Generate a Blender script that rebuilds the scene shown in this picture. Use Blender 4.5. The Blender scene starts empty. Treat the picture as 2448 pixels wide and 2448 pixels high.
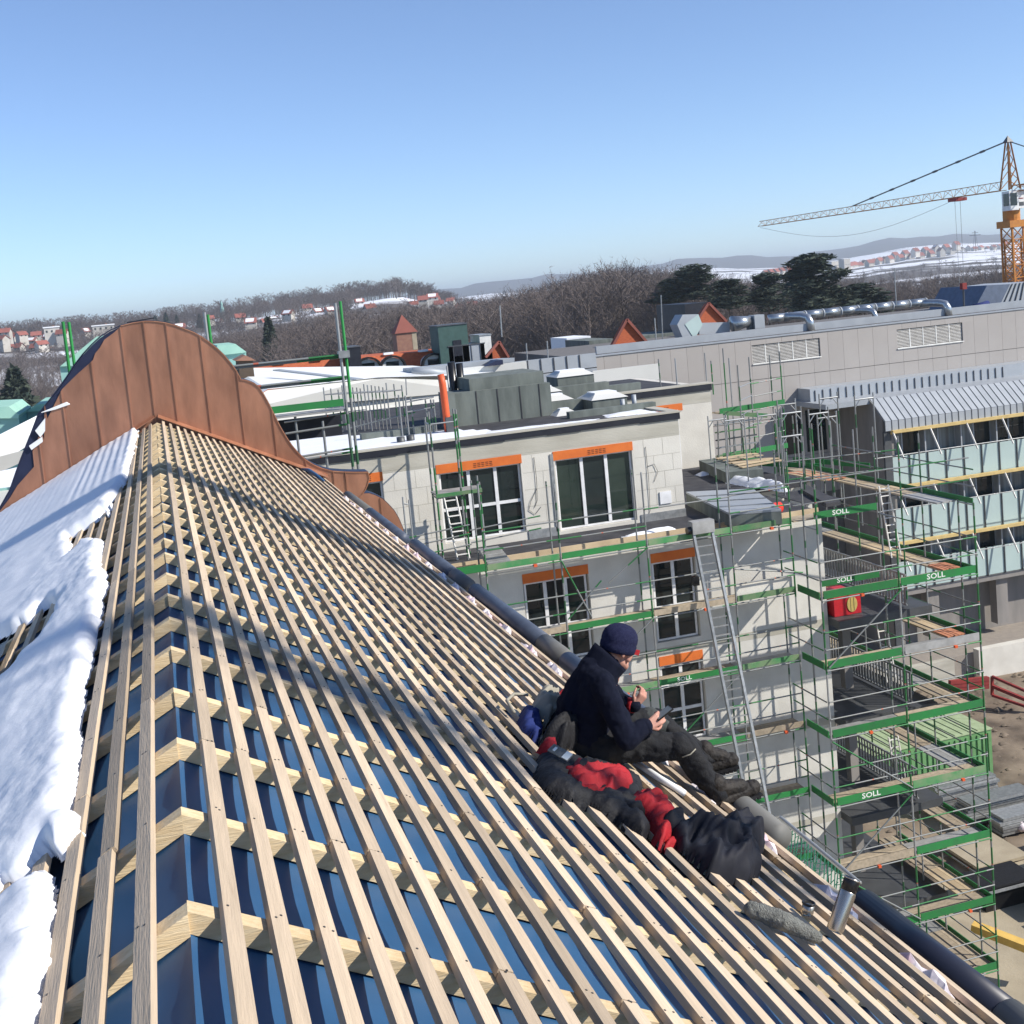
import bpy, bmesh, math, random
import numpy as np
from mathutils import Vector, Matrix, noise as mnoise
random.seed(7); rng = np.random.default_rng(7)
SC = bpy.context.scene
COL = SC.collection
# ------------------------------------------------------------------ camera
# the world origin is the eye of the photographer; +Y runs along the roof ridge, +X towards the courtyard
RM = Matrix(((0.9555, 0.1204, -0.2692), (-0.2801, 0.0811, -0.9565), (-0.0933, 0.9894, 0.1112)))
def _ortho(m):
    up = Vector(m[2]); up.normalize()
    y = Vector(m[1]); y -= up*y.dot(up); y.normalize()
    x = y.cross(up)
    return Matrix((x, y, up))
RM = _ortho(RM)
cd = bpy.data.cameras.new('camera'); cam = bpy.data.objects.new('camera', cd); COL.objects.link(cam)
cd.sensor_width = 36; cd.lens = 43.38; cd.shift_y = -0.0792; cd.clip_start = .05; cd.clip_end = 30000
cam.matrix_world = RM.to_4x4(); SC.camera = cam
# ------------------------------------------------------------------ light
SUN = Vector((1.17, -.735, 1.0)).normalized()
el = math.asin(SUN.z); az = math.atan2(SUN.x, SUN.y)
W = bpy.data.worlds.new('World'); SC.world = W; W.use_nodes = True
nt = W.node_tree; nt.nodes.clear()
sky = nt.nodes.new('ShaderNodeTexSky'); sky.sky_type = 'NISHITA'; sky.sun_disc = False
sky.sun_elevation = el; sky.sun_rotation = az; sky.altitude = 700; sky.air_density = .85; sky.dust_density = 0; sky.ozone_density = 4.5
bg = nt.nodes.new('ShaderNodeBackground'); bg.inputs[1].default_value = .118
wo = nt.nodes.new('ShaderNodeOutputWorld'); hsv = nt.nodes.new('ShaderNodeHueSaturation'); hsv.inputs['Saturation'].default_value = .90; tint = nt.nodes.new('ShaderNodeMix'); tint.data_type = 'RGBA'; tint.blend_type = 'MULTIPLY'; tint.inputs['Factor'].default_value = 1; tint.inputs[7].default_value = (.88, .955, 1.06, 1)
nt.links.new(sky.outputs[0], hsv.inputs['Color']); nt.links.new(hsv.outputs[0], tint.inputs[6]); nt.links.new(tint.outputs[2], bg.inputs[0]); nt.links.new(bg.outputs[0], wo.inputs[0])
sl = bpy.data.lights.new('sun', 'SUN'); sl.energy = 4.8; sl.angle = math.radians(.53); sl.color = (1, .94, .85)
so = bpy.data.objects.new('sun', sl); COL.objects.link(so); so.rotation_euler = SUN.to_track_quat('Z', 'Y').to_euler()
SC.view_settings.view_transform = 'Standard'; SC.view_settings.look = 'None'; SC.view_settings.exposure = .45; SC.view_settings.gamma = 1
# ------------------------------------------------------------------ helpers
def at(px, py, X=None, Y=None, Z=None):
    """point seen at photo pixel (px,py) at a known real distance"""
    d = RM @ Vector((px-1224., -(py-1030.), -2950.))
    k = X/d.x if X is not None else (Y/d.y if Y is not None else Z/d.z)
    return d*k
def M(name, c, c2=None, r=.7, scale=3., detail=4, stretch=(1, 1, 1), bump=0., bscale=30., metal=0., rand=0., lo=.35, hi=.65, spec=.35, third=None):
    m = bpy.data.materials.new(name); m.use_nodes = True
    n = m.node_tree.nodes; l = m.node_tree.links; b = n['Principled BSDF']
    b.inputs['Roughness'].default_value = r; b.inputs['Metallic'].default_value = metal
    b.inputs['Specular IOR Level'].default_value = spec
    if c2 is None: c2 = tuple(x*.82 for x in c)
    tc = n.new('ShaderNodeTexCoord'); mp = n.new('ShaderNodeMapping'); mp.inputs['Scale'].default_value = stretch
    l.new(tc.outputs['Object'], mp.inputs[0])
    vec = mp.outputs[0]
    oi = None
    if rand:
        oi = n.new('ShaderNodeObjectInfo'); ad = n.new('ShaderNodeVectorMath'); ad.operation = 'MULTIPLY_ADD'
        l.new(oi.outputs['Random'], ad.inputs[0]); ad.inputs[1].default_value = (37, 91, 53); l.new(vec, ad.inputs[2]); vec = ad.outputs[0]
    t = n.new('ShaderNodeTexNoise'); t.inputs['Scale'].default_value = scale; t.inputs['Detail'].default_value = detail
    l.new(vec, t.inputs['Vector'])
    rp = n.new('ShaderNodeValToRGB'); e = rp.color_ramp.elements
    e[0].position = lo; e[0].color = (*c, 1); e[1].position = hi; e[1].color = (*c2, 1)
    if third: x = e.new(third[0]); x.color = (*third[1], 1)
    l.new(t.outputs['Fac'], rp.inputs[0]); out = rp.outputs[0]
    if rand:
        hs = n.new('ShaderNodeHueSaturation'); mr = n.new('ShaderNodeMapRange')
        mr.inputs['To Min'].default_value = 1-rand; mr.inputs['To Max'].default_value = 1+rand
        l.new(oi.outputs['Random'], mr.inputs[0]); l.new(mr.outputs[0], hs.inputs['Value']); l.new(out, hs.inputs['Color']); out = hs.outputs[0]
    l.new(out, b.inputs['Base Color'])
    if bump:
        t2 = n.new('ShaderNodeTexNoise'); t2.inputs['Scale'].default_value = bscale; t2.inputs['Detail'].default_value = 5
        l.new(vec, t2.inputs['Vector']); bp = n.new('ShaderNodeBump'); bp.inputs['Strength'].default_value = bump; bp.inputs['Distance'].default_value = .02
        l.new(t2.outputs['Fac'], bp.inputs['Height']); l.new(bp.outputs[0], b.inputs['Normal'])
    return m
def props(o, label=None, cat=None, group=None, kind=None):
    if label: o['label'] = label
    if cat: o['category'] = cat
    if group: o['group'] = group
    if kind: o['kind'] = kind
    return o
WM = {}
def thing(name, label, cat, loc=(0, 0, 0), group=None):
    o = bpy.data.objects.new(name, None); COL.objects.link(o); o.location = loc; o.empty_display_size = .2
    WM[o.name] = Matrix.Translation(Vector(loc))
    return props(o, label, cat, group)
def link(name, me, parent=None, mw=None):
    """link a mesh whose vertices (or matrix mw) are in world space, under its thing"""
    o = bpy.data.objects.new(name, me); COL.objects.link(o)
    mw = Matrix() if mw is None else mw
    o.matrix_basis = mw; WM[o.name] = mw
    if parent is not None:
        o.parent = parent; o.matrix_parent_inverse = WM[parent.name].inverted()
    return o
class MB:
    def __init__(s): s.v = []; s.f = []; s.m = []; s.mi = 0
    def add(s, vs, fs):
        b = len(s.v); s.v += [tuple(x) for x in vs]
        for f in fs: s.f.append(tuple(i+b for i in f)); s.m.append(s.mi)
        return s
    def box(s, x0, x1, y0, y1, z0, z1):
        return s.add([(x0,y0,z0),(x1,y0,z0),(x1,y1,z0),(x0,y1,z0),(x0,y0,z1),(x1,y0,z1),(x1,y1,z1),(x0,y1,z1)],
                     [(0,3,2,1),(4,5,6,7),(0,1,5,4),(1,2,6,5),(2,3,7,6),(3,0,4,7)])
    def bar(s, p, q, w, h, up=(0, 0, 1)):
        p = Vector(p); q = Vector(q); d = (q-p).normalized(); u = Vector(up); a = d.cross(u)
        if a.length < 1e-4: a = d.cross(Vector((1, 0, 0)))
        a.normalize(); u = a.cross(d).normalized(); a *= w/2; u *= h/2
        vs = [p-a-u, p+a-u, p+a+u, p-a+u, q-a-u, q+a-u, q+a+u, q-a+u]
        return s.add(vs, [(0,1,2,3),(7,6,5,4),(0,4,5,1),(1,5,6,2),(2,6,7,3),(3,7,4,0)])
    def tube(s, p, q, r, n=8, r2=None, cap=True):
        p = Vector(p); q = Vector(q); r2 = r if r2 is None else r2
        d = (q-p).normalized(); a = d.orthogonal().normalized(); b = d.cross(a); vs = []
        for c, rr in ((p, r), (q, r2)):
            for i in range(n):
                t = 2*math.pi*i/n; vs.append(c+a*(rr*math.cos(t))+b*(rr*math.sin(t)))
        fs = [(i, (i+1) % n, n+(i+1) % n, n+i) for i in range(n)]
        if cap: fs += [tuple(range(n-1, -1, -1)), tuple(range(n, 2*n))]
        return s.add(vs, fs)
    def path(s, pts, r, n=10):
        """round pipe through points (mitred)"""
        pts = [Vector(p) for p in pts]; N = len(pts); vs = []; a = None
        for i, p in enumerate(pts):
            d = ((pts[min(i+1, N-1)]-p).normalized()+(p-pts[max(i-1, 0)]).normalized()).normalized()
            a = d.orthogonal().normalized() if a is None else (a-d*a.dot(d)).normalized()
            b = d.cross(a); rr = r[i] if isinstance(r, (list, tuple)) else r
            for k in range(n):
                t = 2*math.pi*k/n; vs.append(p+a*(rr*math.cos(t))+b*(rr*math.sin(t)))
        fs = []
        for i in range(N-1):
            for k in range(n): fs.append((i*n+k, i*n+(k+1) % n, (i+1)*n+(k+1) % n, (i+1)*n+k))
        fs += [tuple(range(n-1, -1, -1)), tuple(range((N-1)*n, N*n))]
        return s.add(vs, fs)
    def prism(s, pts, off):
        """polygon pts (3d) extruded by vector off"""
        n = len(pts); off = Vector(off); pts = [Vector(p) for p in pts]
        return s.add(pts+[p+off for p in pts], [tuple(range(n)), tuple(range(2*n-1, n-1, -1))]+[(i, i+n, (i+1) % n+n, (i+1) % n) for i in range(n)])
    def lathe(s, prof, o, ax=(0, 0, 1), n=20, ex=1., ey=1., xd=None):
        o = Vector(o); ax = Vector(ax).normalized()
        a = Vector(xd) if xd is not None else ax.orthogonal()
        a = (a-ax*a.dot(ax)).normalized(); b = ax.cross(a); vs = []
        for (r, h) in prof:
            for i in range(n):
                t = 2*math.pi*i/n; vs.append(o+ax*h+a*(r*ex*math.cos(t))+b*(r*ey*math.sin(t)))
        fs = []
        for j in range(len(prof)-1):
            for i in range(n): fs.append((j*n+i, j*n+(i+1) % n, (j+1)*n+(i+1) % n, (j+1)*n+i))
        fs += [tuple(range(n-1, -1, -1)), tuple(range((len(prof)-1)*n, len(prof)*n))]
        return s.add(vs, fs)
    def cap(s, p, q, r1, r2, n=12):
        """tapered capsule"""
        p = Vector(p); q = Vector(q); d = q-p
        if d.length < 1e-5: d = Vector((0, 0, 1e-4)); q = p+d
        L = d.length; prof = []
        for i in range(5): t = -math.pi/2+math.pi/2*i/4; prof.append((max(r1*math.cos(t), r1*.05), r1*math.sin(t)))
        for i in range(5): t = math.pi/2*i/4; prof.append((max(r2*math.cos(t), r2*.05), L+r2*math.sin(t)))
        return s.lathe(prof, p, d, n)
    def mesh(s, name, mats=None, smooth=False):
        me = bpy.data.meshes.new(name); me.from_pydata(s.v, [], s.f)
        bm = bmesh.new(); bm.from_mesh(me); bmesh.ops.recalc_face_normals(bm, faces=bm.faces); bm.to_mesh(me); bm.free()
        if mats:
            for m in (mats if isinstance(mats, (list, tuple)) else [mats]): me.materials.append(m)
            if len(me.polygons) == len(s.m): me.polygons.foreach_set('material_index', s.m)
        if smooth: me.polygons.foreach_set('use_smooth', [True]*len(me.polygons))
        me.update(); return me
    def build(s, name, mats=None, parent=None, smooth=False, **kw):
        return props(link(name, s.mesh(name, mats, smooth), parent), **kw)
def box(name, b, m, parent=None, **kw): return MB().box(*b).build(name, m, parent, **kw)
def npmesh(name, v, f, m, parent=None, smooth=False, **kw):
    """big triangle / quad soup from numpy arrays"""
    v = np.asarray(v, dtype=np.float32); f = np.asarray(f, dtype=np.int32); k = f.shape[1]
    me = bpy.data.meshes.new(name); me.vertices.add(len(v)); me.vertices.foreach_set('co', v.ravel())
    me.loops.add(f.size); me.loops.foreach_set('vertex_index', f.ravel())
    me.polygons.add(len(f)); me.polygons.foreach_set('loop_start', np.arange(0, f.size, k, dtype=np.int32))
    if smooth: me.polygons.foreach_set('use_smooth', np.ones(len(f), dtype=bool))
    me.update(calc_edges=True); me.materials.append(m)
    return props(link(name, me, parent), **kw)
_txt = {}
def lettering(s, h, m, mw, parent, name='lettering', ext=.002, fit=None):
    key = (s, h, m.name)
    if key not in _txt:
        cu = bpy.data.curves.new('t', 'FONT'); cu.body = s; cu.size = h; cu.align_x = 'CENTER'; cu.align_y = 'CENTER'; cu.extrude = ext; cu.resolution_u = 2; cu.offset = h*.018
        o = bpy.data.objects.new('t', cu); COL.objects.link(o)
        me = bpy.data.meshes.new_from_object(o.evaluated_get(bpy.context.evaluated_depsgraph_get())); bpy.data.objects.remove(o)
        me.materials.clear(); me.materials.append(m); me.name = name; _txt[key] = me
    return link(name, _txt[key], parent, mw)
FACE_S = Matrix(((1, 0, 0), (0, 0, -1), (0, 1, 0)))          # text standing in the XZ plane, read from -Y
def interp(x, xs, ys):
    if x <= xs[0]: return ys[0]
    for i in range(len(xs)-1):
        if x <= xs[i+1]: return ys[i]+(ys[i+1]-ys[i])*(x-xs[i])/(xs[i+1]-xs[i])
    return ys[-1]
# ------------------------------------------------------------------ materials
m_batten = M('batten wood', (.55, .435, .31), (.44, .35, .25), r=.75, scale=5, stretch=(9, .55, 9), rand=.28, lo=.3, hi=.72, bump=.25, bscale=20, third=(.78, (.29, .165, .085)))
m_counter = M('fresh counter batten wood', (.74, .59, .37), (.60, .44, .24), r=.75, scale=6, stretch=(.8, 9, 9), rand=.15, lo=.3, hi=.75, bump=.25, bscale=20)
m_nail = M('nail head', (.05, .05, .05), r=.5)
m_memb = M('blue roofing membrane', (.027, .10, .225), (.02, .078, .18), r=.5, scale=2, spec=.5, bump=.06, bscale=6)
m_tape = M('membrane tape', (.02, .03, .06), r=.4)
m_foil = M('pale pink insulation foil', (.72, .66, .68), (.55, .30, .34), r=.45, scale=7, lo=.5, hi=.75, bump=.5, bscale=14)
m_black = M('black membrane', (.012, .013, .02), (.02, .022, .03), r=.5)
m_navy = M('navy membrane', (.014, .018, .045), (.02, .026, .06), r=.45, bump=.3, bscale=4)
m_snow = M('snow', (.80, .82, .845), (.76, .78, .82), r=.65, scale=6, bump=.10, bscale=40, spec=.3)
m_copper = M('copper sheet', (.47, .225, .138), (.27, .13, .082), r=.36, scale=2.4, detail=6, metal=.55, bump=.8, bscale=1.9, stretch=(1.5, 1, .5), rand=.10, lo=.3, hi=.75)
m_copperE = M('copper edge', (.55, .27, .16), (.40, .18, .10), r=.4, metal=.5, scale=4)
m_pipe = M('blue grey gutter pipe', (.075, .095, .135), (.055, .07, .105), r=.5, scale=5)
m_pipeD = M('dark gutter pipe', (.022, .026, .045), r=.4)
m_pipeG = M('grey gutter joint', (.15, .15, .14), r=.6)
m_render = M('pale block wall', (.64, .615, .55), (.565, .54, .48), r=.9, scale=1.3, bump=.3, bscale=25)
m_conc = M('raw concrete', (.47, .45, .385), (.38, .36, .30), r=.9, scale=1.2, bump=.3, bscale=15, stretch=(.5, 1, 2))
m_wallg = M('lower block wall', (.62, .605, .555), (.54, .525, .48), r=.9, scale=1.5, bump=.25, bscale=20)
m_dark = M('dark roof felt', (.035, .036, .042), (.06, .06, .065), r=.85, scale=2, bump=.4, bscale=10)
m_felt = M('grey green roofing felt', (.165, .185, .168), (.105, .12, .11), r=.85, scale=1.6, stretch=(2, 2, .5), bump=.2, bscale=30)
m_orange = M('orange shutter box', (.66, .165, .03), (.58, .135, .025), r=.7, scale=3)
m_ink = M('dark print', (.16, .04, .015), r=.7)
m_frame = M('white window frame', (.78, .78, .78), r=.4)
m_glass = M('dark window glass', (.012, .017, .018), (.02, .028, .028), r=.04, scale=.8, spec=.6)
m_glassg = M('greenish window glass', (.035, .05, .04), (.02, .03, .026), r=.05, scale=.8, spec=.6)
m_green = M('green paint', (.022, .20, .048), (.03, .15, .05), r=.5, scale=3, rand=.2, third=(.78, (.16, .20, .13)), lo=.3, hi=.72, detail=8)
m_greenw = M('worn green paint', (.05, .22, .075), (.17, .24, .13), r=.6, scale=2.5, stretch=(1, 1, 1), rand=.2)
m_galv = M('galvanised steel', (.36, .37, .37), (.26, .27, .27), r=.42, scale=8, metal=.45, rand=.2)
m_tag = M('orange coupler', (.72, .12, .04), r=.5)
m_deck = M('scaffold deck wood', (.40, .33, .24), (.30, .25, .18), r=.9, scale=3, stretch=(3, 3, 3), rand=.18)
m_deckm = M('steel scaffold deck', (.36, .36, .35), (.27, .27, .26), r=.6, scale=4, rand=.15, metal=.2)
m_white = M('white print', (.75, .78, .72), r=.6)
m_panel = M('taupe facade panel', (.37, .345, .322), (.35, .325, .303), r=.75, scale=.6, rand=.025)
m_joint = M('facade joint', (.17, .16, .15), r=.8)
m_zinc = M('zinc sheet', (.36, .385, .41), (.32, .345, .37), r=.5, scale=1.5, metal=.1, rand=.05)
m_zincD = M('zinc seam', (.085, .09, .10), r=.5)
m_louv = M('white louvre', (.74, .735, .70), r=.5)
m_concD = M('weathered dark concrete', (.20, .188, .175), (.27, .25, .23), r=.9, scale=.7, stretch=(2, 2, .5))
m_bal = M('pale glass balustrade', (.44, .55, .53), (.40, .50, .485), r=.12, scale=.6, spec=.6)
m_steel = M('dark steel', (.10, .105, .11), r=.5, metal=.4)
m_yellow = M('yellow awning beam', (.62, .46, .19), r=.6)
m_rod = M('white awning rod', (.85, .83, .78), r=.4)
m_curt = M('curtain behind glass', (.25, .285, .29), (.09, .105, .11), r=.08, scale=1.2, stretch=(3, 3, .05), spec=.6)
m_dirt = M('dry earth', (.27, .215, .155), (.155, .12, .088), r=1, scale=.55, detail=10, bump=1., bscale=3.5, lo=.38, hi=.58, third=(.72, (.06, .047, .036)))
m_sand = M('pale gravel', (.40, .345, .25), (.33, .28, .20), r=1, scale=1, bump=.5, bscale=14)
m_tile = M('orange roof tiles', (.47, .125, .052), (.36, .09, .04), r=.85, scale=5, stretch=(1, 1, 3), bump=.6, bscale=18)
m_tileF = M('red house roof', (.30, .10, .075), (.24, .085, .065), r=.9, scale=.4, rand=.25)
m_whiteroof = M('white roof sheet', (.80, .81, .80), (.74, .75, .74), r=.6, scale=.3)
m_paleclad = M('pale cladding', (.60, .60, .57), (.55, .55, .52), r=.7, scale=.5)
m_mint = M('mint verdigris copper', (.33, .56, .46), (.27, .49, .41), r=.7, scale=1)
m_mintw = M('mint wall', (.26, .46, .42), (.22, .40, .37), r=.8, scale=1)
m_duct = M('spiral steel duct', (.50, .52, .53), (.40, .42, .43), r=.28, scale=4, stretch=(14, .5, .5), metal=.8)
m_boxg = M('green plant room', (.055, .11, .098), (.045, .09, .08), r=.7)
m_crane = M('crane yellow', (.50, .20, .03), (.42, .16, .03), r=.6, rand=.08)
m_craned = M('crane jib ochre', (.46, .20, .06), r=.6)
m_blue = M('blue sign', (.03, .10, .28), r=.4)
m_blue2 = M('blue cloth', (.012, .025, .13), r=.8)
m_logo = M('pale logo', (.42, .52, .68), r=.5)
m_cab = M('white crane cab', (.80, .80, .78), r=.4)
m_hwall = M('white house wall', (.50, .48, .44), (.42, .39, .34), r=.9, scale=.2, rand=.12)
m_bark = M('bare twigs', (.16, .132, .12), (.12, .098, .09), r=1, scale=.02)
m_barkf = M('far twigs', (.15, .125, .115), (.11, .09, .085), r=1, scale=.01)
m_trunk = M('bark', (.10, .075, .055), r=1)
m_pine = M('pine needles', (.028, .046, .034), (.055, .066, .044), r=.9, scale=.6)
m_navyf = M('navy fleece', (.006, .008, .018), (.009, .011, .023), r=1, scale=30, bump=.5, bscale=250, spec=.15)
m_trous = M('black work trousers', (.010, .011, .014), (.020, .020, .021), r=.85, scale=9, bump=.3, bscale=120, spec=.25)
m_patch = M('grey knee patch', (.06, .065, .062), (.045, .05, .048), r=.9, scale=20)
m_skin = M('skin', (.50, .27, .20), (.44, .21, .155), r=.55, scale=14, spec=.4)
m_hat = M('navy knit', (.018, .02, .055), (.026, .03, .072), r=1, scale=60, bump=.7, bscale=260, spec=.15)
m_red = M('red cloth', (.36, .012, .018), (.27, .009, .013), r=.75, scale=12, bump=.25, bscale=90)
m_blk = M('black cloth', (.006, .006, .008), (.011, .011, .013), r=.7, scale=10, bump=.3, bscale=70)
m_bag = M('black nylon', (.006, .007, .012), (.010, .011, .018), r=.72, scale=8, bump=.15, bscale=18, spec=.3)
m_boot = M('muddy boot leather', (.012, .010, .009), (.026, .021, .017), r=.7, scale=25, bump=.3, bscale=60)
m_greyc = M('grey felt', (.25, .255, .235), (.19, .195, .18), r=1, scale=40, bump=1, bscale=160, spec=.1)
m_inox = M('brushed steel', (.56, .51, .44), (.50, .455, .39), r=.26, scale=4, metal=.95, stretch=(1, 1, .2))
m_plastic = M('black plastic', (.012, .012, .013), r=.3, spec=.5)
m_pack = M('red film wrap', (.50, .022, .028), (.42, .02, .03), r=.3, scale=6, bump=.3, bscale=10)
m_wool = M('mineral wool', (.50, .39, .13), (.40, .30, .09), r=1, scale=10, stretch=(6, 1, 1))
m_redst = M('red steel beam', (.27, .035, .03), (.20, .03, .03), r=.7)
m_cont = M('green container', (.14, .30, .12), (.12, .26, .10), r=.6)
m_conttop = M('container roof', (.36, .44, .26), (.29, .36, .20), r=.7)
m_plank = M('loose boards', (.50, .40, .26), (.40, .31, .20), r=.9, scale=2, rand=.2)
m_brick = M('terracotta block', (.50, .21, .115), (.42, .18, .10), r=.9, rand=.12)
m_tarp = M('grey tarpaulin', (.10, .12, .12), (.08, .095, .095), r=.5, bump=.4, bscale=6)
m_net = M('green safety net', (.03, .22, .14), r=.7)
m_timber = M('yellow formwork beam', (.62, .40, .10), r=.7)
m_brickw = M('chimney brick', (.30, .16, .11), (.24, .12, .085), r=.9, scale=2)
m_phone = M('phone', (.16, .19, .20), r=.15, spec=.6)
m_strip = M('grey webbing', (.33, .31, .25), r=.8)
# mixed green / galvanised tubes: painted and bare lengths with an orange band
def tube_mat(name, seq):
    m = bpy.data.materials.new(name); m.use_nodes = True; n = m.node_tree.nodes; l = m.node_tree.links; b = n['Principled BSDF']
    b.inputs['Roughness'].default_value = .45; b.inputs['Metallic'].default_value = .25
    tc = n.new('ShaderNodeTexCoord'); sx = n.new('ShaderNodeSeparateXYZ'); l.new(tc.outputs['Generated'], sx.inputs[0])
    rp = n.new('ShaderNodeValToRGB'); rp.color_ramp.interpolation = 'CONSTANT'; e = rp.color_ramp.elements
    cs = {'g': (.025, .20, .05), 's': (.27, .28, .275), 'o': (.55, .11, .05), 'd': (.03, .13, .05)}
    for i, (p, c) in enumerate(seq):
        x = e[i] if i < 2 else e.new(p)
        x.position = p; x.color = (*cs[c], 1)
    l.new(sx.outputs['Z'], rp.inputs[0])
    tn = n.new('ShaderNodeTexNoise'); tn.inputs['Scale'].default_value = 9; l.new(tc.outputs['Object'], tn.inputs['Vector'])
    mx = n.new('ShaderNodeMix'); mx.data_type = 'RGBA'; mx.blend_type = 'MULTIPLY'; mx.inputs['Factor'].default_value = .6
    l.new(rp.outputs[0], mx.inputs[6]); l.new(tn.outputs['Color'], mx.inputs[7])
    hs = n.new('ShaderNodeHueSaturation'); hs.inputs['Value'].default_value = 1.15; hs.inputs['Saturation'].default_value = .92
    l.new(mx.outputs[2], hs.inputs['Color']); l.new(hs.outputs[0], b.inputs['Base Color'])
    return m
TM = [tube_mat('tube a', [(0, 'g'), (.16, 's'), (.74, 'g'), (.9, 's')]), tube_mat('tube b', [(0, 's'), (.45, 's'), (.62, 's'), (.655, 'o'), (.675, 's'), (.86, 'g')]),
      tube_mat('tube c', [(0, 'g'), (.25, 's'), (.48, 'o'), (.50, 's'), (.82, 'g')]), tube_mat('tube d', [(0, 's'), (.82, 'g')]), tube_mat('tube e', [(0, 'g'), (.5, 's')])]
GT = tube_mat('standard a', [(0, 'g'), (.3, 's'), (.38, 'g'), (.6, 's'), (.63, 'o'), (.645, 'g'), (.9, 's')])
GT2 = tube_mat('standard b', [(0, 's'), (.3, 'd'), (.5, 's'), (.75, 'd'), (.85, 's')])
# unit tubes, shared by every scaffold
UT = []
m_poleg = M('bright green pole paint', (.03, .26, .06), r=.45, rand=.1)
for i, mm in enumerate(TM+[GT, GT2, m_galv, m_poleg]):
    UT.append(MB().tube((0, 0, 0), (0, 0, 1), 1, 8).mesh('tube', mm, True))
def stick(name, p, q, r, parent, ut=None):
    p = Vector(p); q = Vector(q); d = q-p
    if ut is None: ut = random.randrange(5)
    mw = Matrix.Translation(p) @ d.to_track_quat('Z', 'Y').to_matrix().to_4x4() @ Matrix.Diagonal((r, r, d.length, 1))
    return link(name, UT[ut], parent, mw)
# ================================================================== THE SETTING
G = -23.4
def hgt(r, a):
    """far terrain height; r metres, a azimuth degrees"""
    z = -24.0
    left = 1/(1+math.exp((a-13.5)/1.3))
    crest = interp(a, [-12, -6, 0, 5, 9, 11, 13.5, 20], [-3, -4, -5, -1, 3, 9, 7, 0])
    t = min(max((r-430)/(1000-430), 0), 1); t = t*t*(3-2*t)
    z += left*t*(crest+24)*(1 if r < 1150 else max(0, 1-(r-1150)/900)**1)
    right = 1-left
    z += right*interp(r, [0, 500, 900, 1300, 2000, 2600, 3200, 3900, 6000], [0, 0, 1, 4, 11, 20, 36, 48, 34])*(.72+.28*math.sin(a*.55+1.2))
    ridge = math.exp(-((r-6500)/900)**2)*(70+9*math.sin(a*.8)+6*math.sin(a*2.1+1)+3*math.sin(a*5.3))*(0 if a < 6 else min(1, (a-6)/7))
    z += ridge
    z += 1.2*math.sin(a*3.1+r*.004)*min(1, r/2500)
    return z
rs = [95, 140, 200, 280, 360, 440, 520, 600, 680, 760, 840, 920, 1000, 1080, 1160, 1260, 1380, 1520, 1700, 1900, 2150, 2450, 2800, 3200, 3600, 4000, 4400, 4900, 5400, 5700, 6000, 6200, 6400, 6600, 6900, 7300, 8000, 9500]
azs = np.linspace(-60, 90, 226)
tv = [(r*math.sin(math.radians(a)), r*math.cos(math.radians(a)), hgt(r, a)) for r in rs for a in azs]
nA = len(azs); tf = [(i*nA+j, i*nA+j+1, (i+1)*nA+j+1, (i+1)*nA+j) for i in range(len(rs)-1) for j in range(nA-1)]
def terrain_mat():
    m = M('snowy fields and woods', (.10, .085, .075), (.80, .82, .86), r=.95, scale=.006, detail=7, lo=.50, hi=.56)
    n = m.node_tree.nodes; l = m.node_tree.links; b = n['Principled BSDF']
    # forest cover on the far ridge, open snow on the long slope in front of it
    tc = n.new('ShaderNodeTexCoord'); ln = n.new('ShaderNodeVectorMath'); ln.operation = 'LENGTH'; l.new(tc.outputs['Object'], ln.inputs[0])
    mr = n.new('ShaderNodeMapRange'); mr.inputs['From Min'].default_value = 1500; mr.inputs['From Max'].default_value = 2600; mr.inputs['To Min'].default_value = 0; mr.inputs['To Max'].default_value = .10
    mr2 = n.new('ShaderNodeMapRange'); mr2.inputs['From Min'].default_value = 4100; mr2.inputs['From Max'].default_value = 4800; mr2.inputs['To Min'].default_value = 0; mr2.inputs['To Max'].default_value = -.4
    l.new(ln.outputs['Value'], mr.inputs[0]); l.new(ln.outputs['Value'], mr2.inputs[0])
    noi = [x for x in n if x.type == 'TEX_NOISE'][0]; rp = [x for x in n if x.type == 'VALTORGB'][0]
    ad = n.new('ShaderNodeMath'); ad.operation = 'ADD'; l.new(mr.outputs[0], ad.inputs[0]); l.new(mr2.outputs[0], ad.inputs[1])
    ad2 = n.new('ShaderNodeMath'); ad2.operation = 'ADD'; l.new(noi.outputs['Fac'], ad2.inputs[0]); l.new(ad.outputs[0], ad2.inputs[1]); l.new(ad2.outputs[0], rp.inputs[0])
    return m
npmesh('hills', tv, tf, terrain_mat(), smooth=True, kind='structure')
# building ground: dry churned earth with a bank towards the back
gv = []; gx = np.linspace(-70, 110, 121); gy = np.linspace(-60, 112, 116)
for y in gy:
    for x in gx:
        e = math.exp(-((x-39)/5)**2-((y-49)/4.5)**2)
        z = G+.5*e+.12*mnoise.noise(Vector((x*.35, y*.35, 0)))+.07*mnoise.noise(Vector((x*1.1, y*1.1, 3)))
        if x > 26 and 39 < y < 44: z -= .35*math.exp(-((y-41.5)/1.2)**2)
        gv.append((x, y, z))
nx = len(gx); npmesh('ground', gv, [(j*nx+i, j*nx+i+1, (j+1)*nx+i+1, (j+1)*nx+i) for j in range(len(gy)-1) for i in range(nx-1)], m_dirt, smooth=True, kind='structure')
box('gravel_path', (21.0, 33, 26, 38.2, G+.02, G+.16), m_sand, kind='structure')
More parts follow.
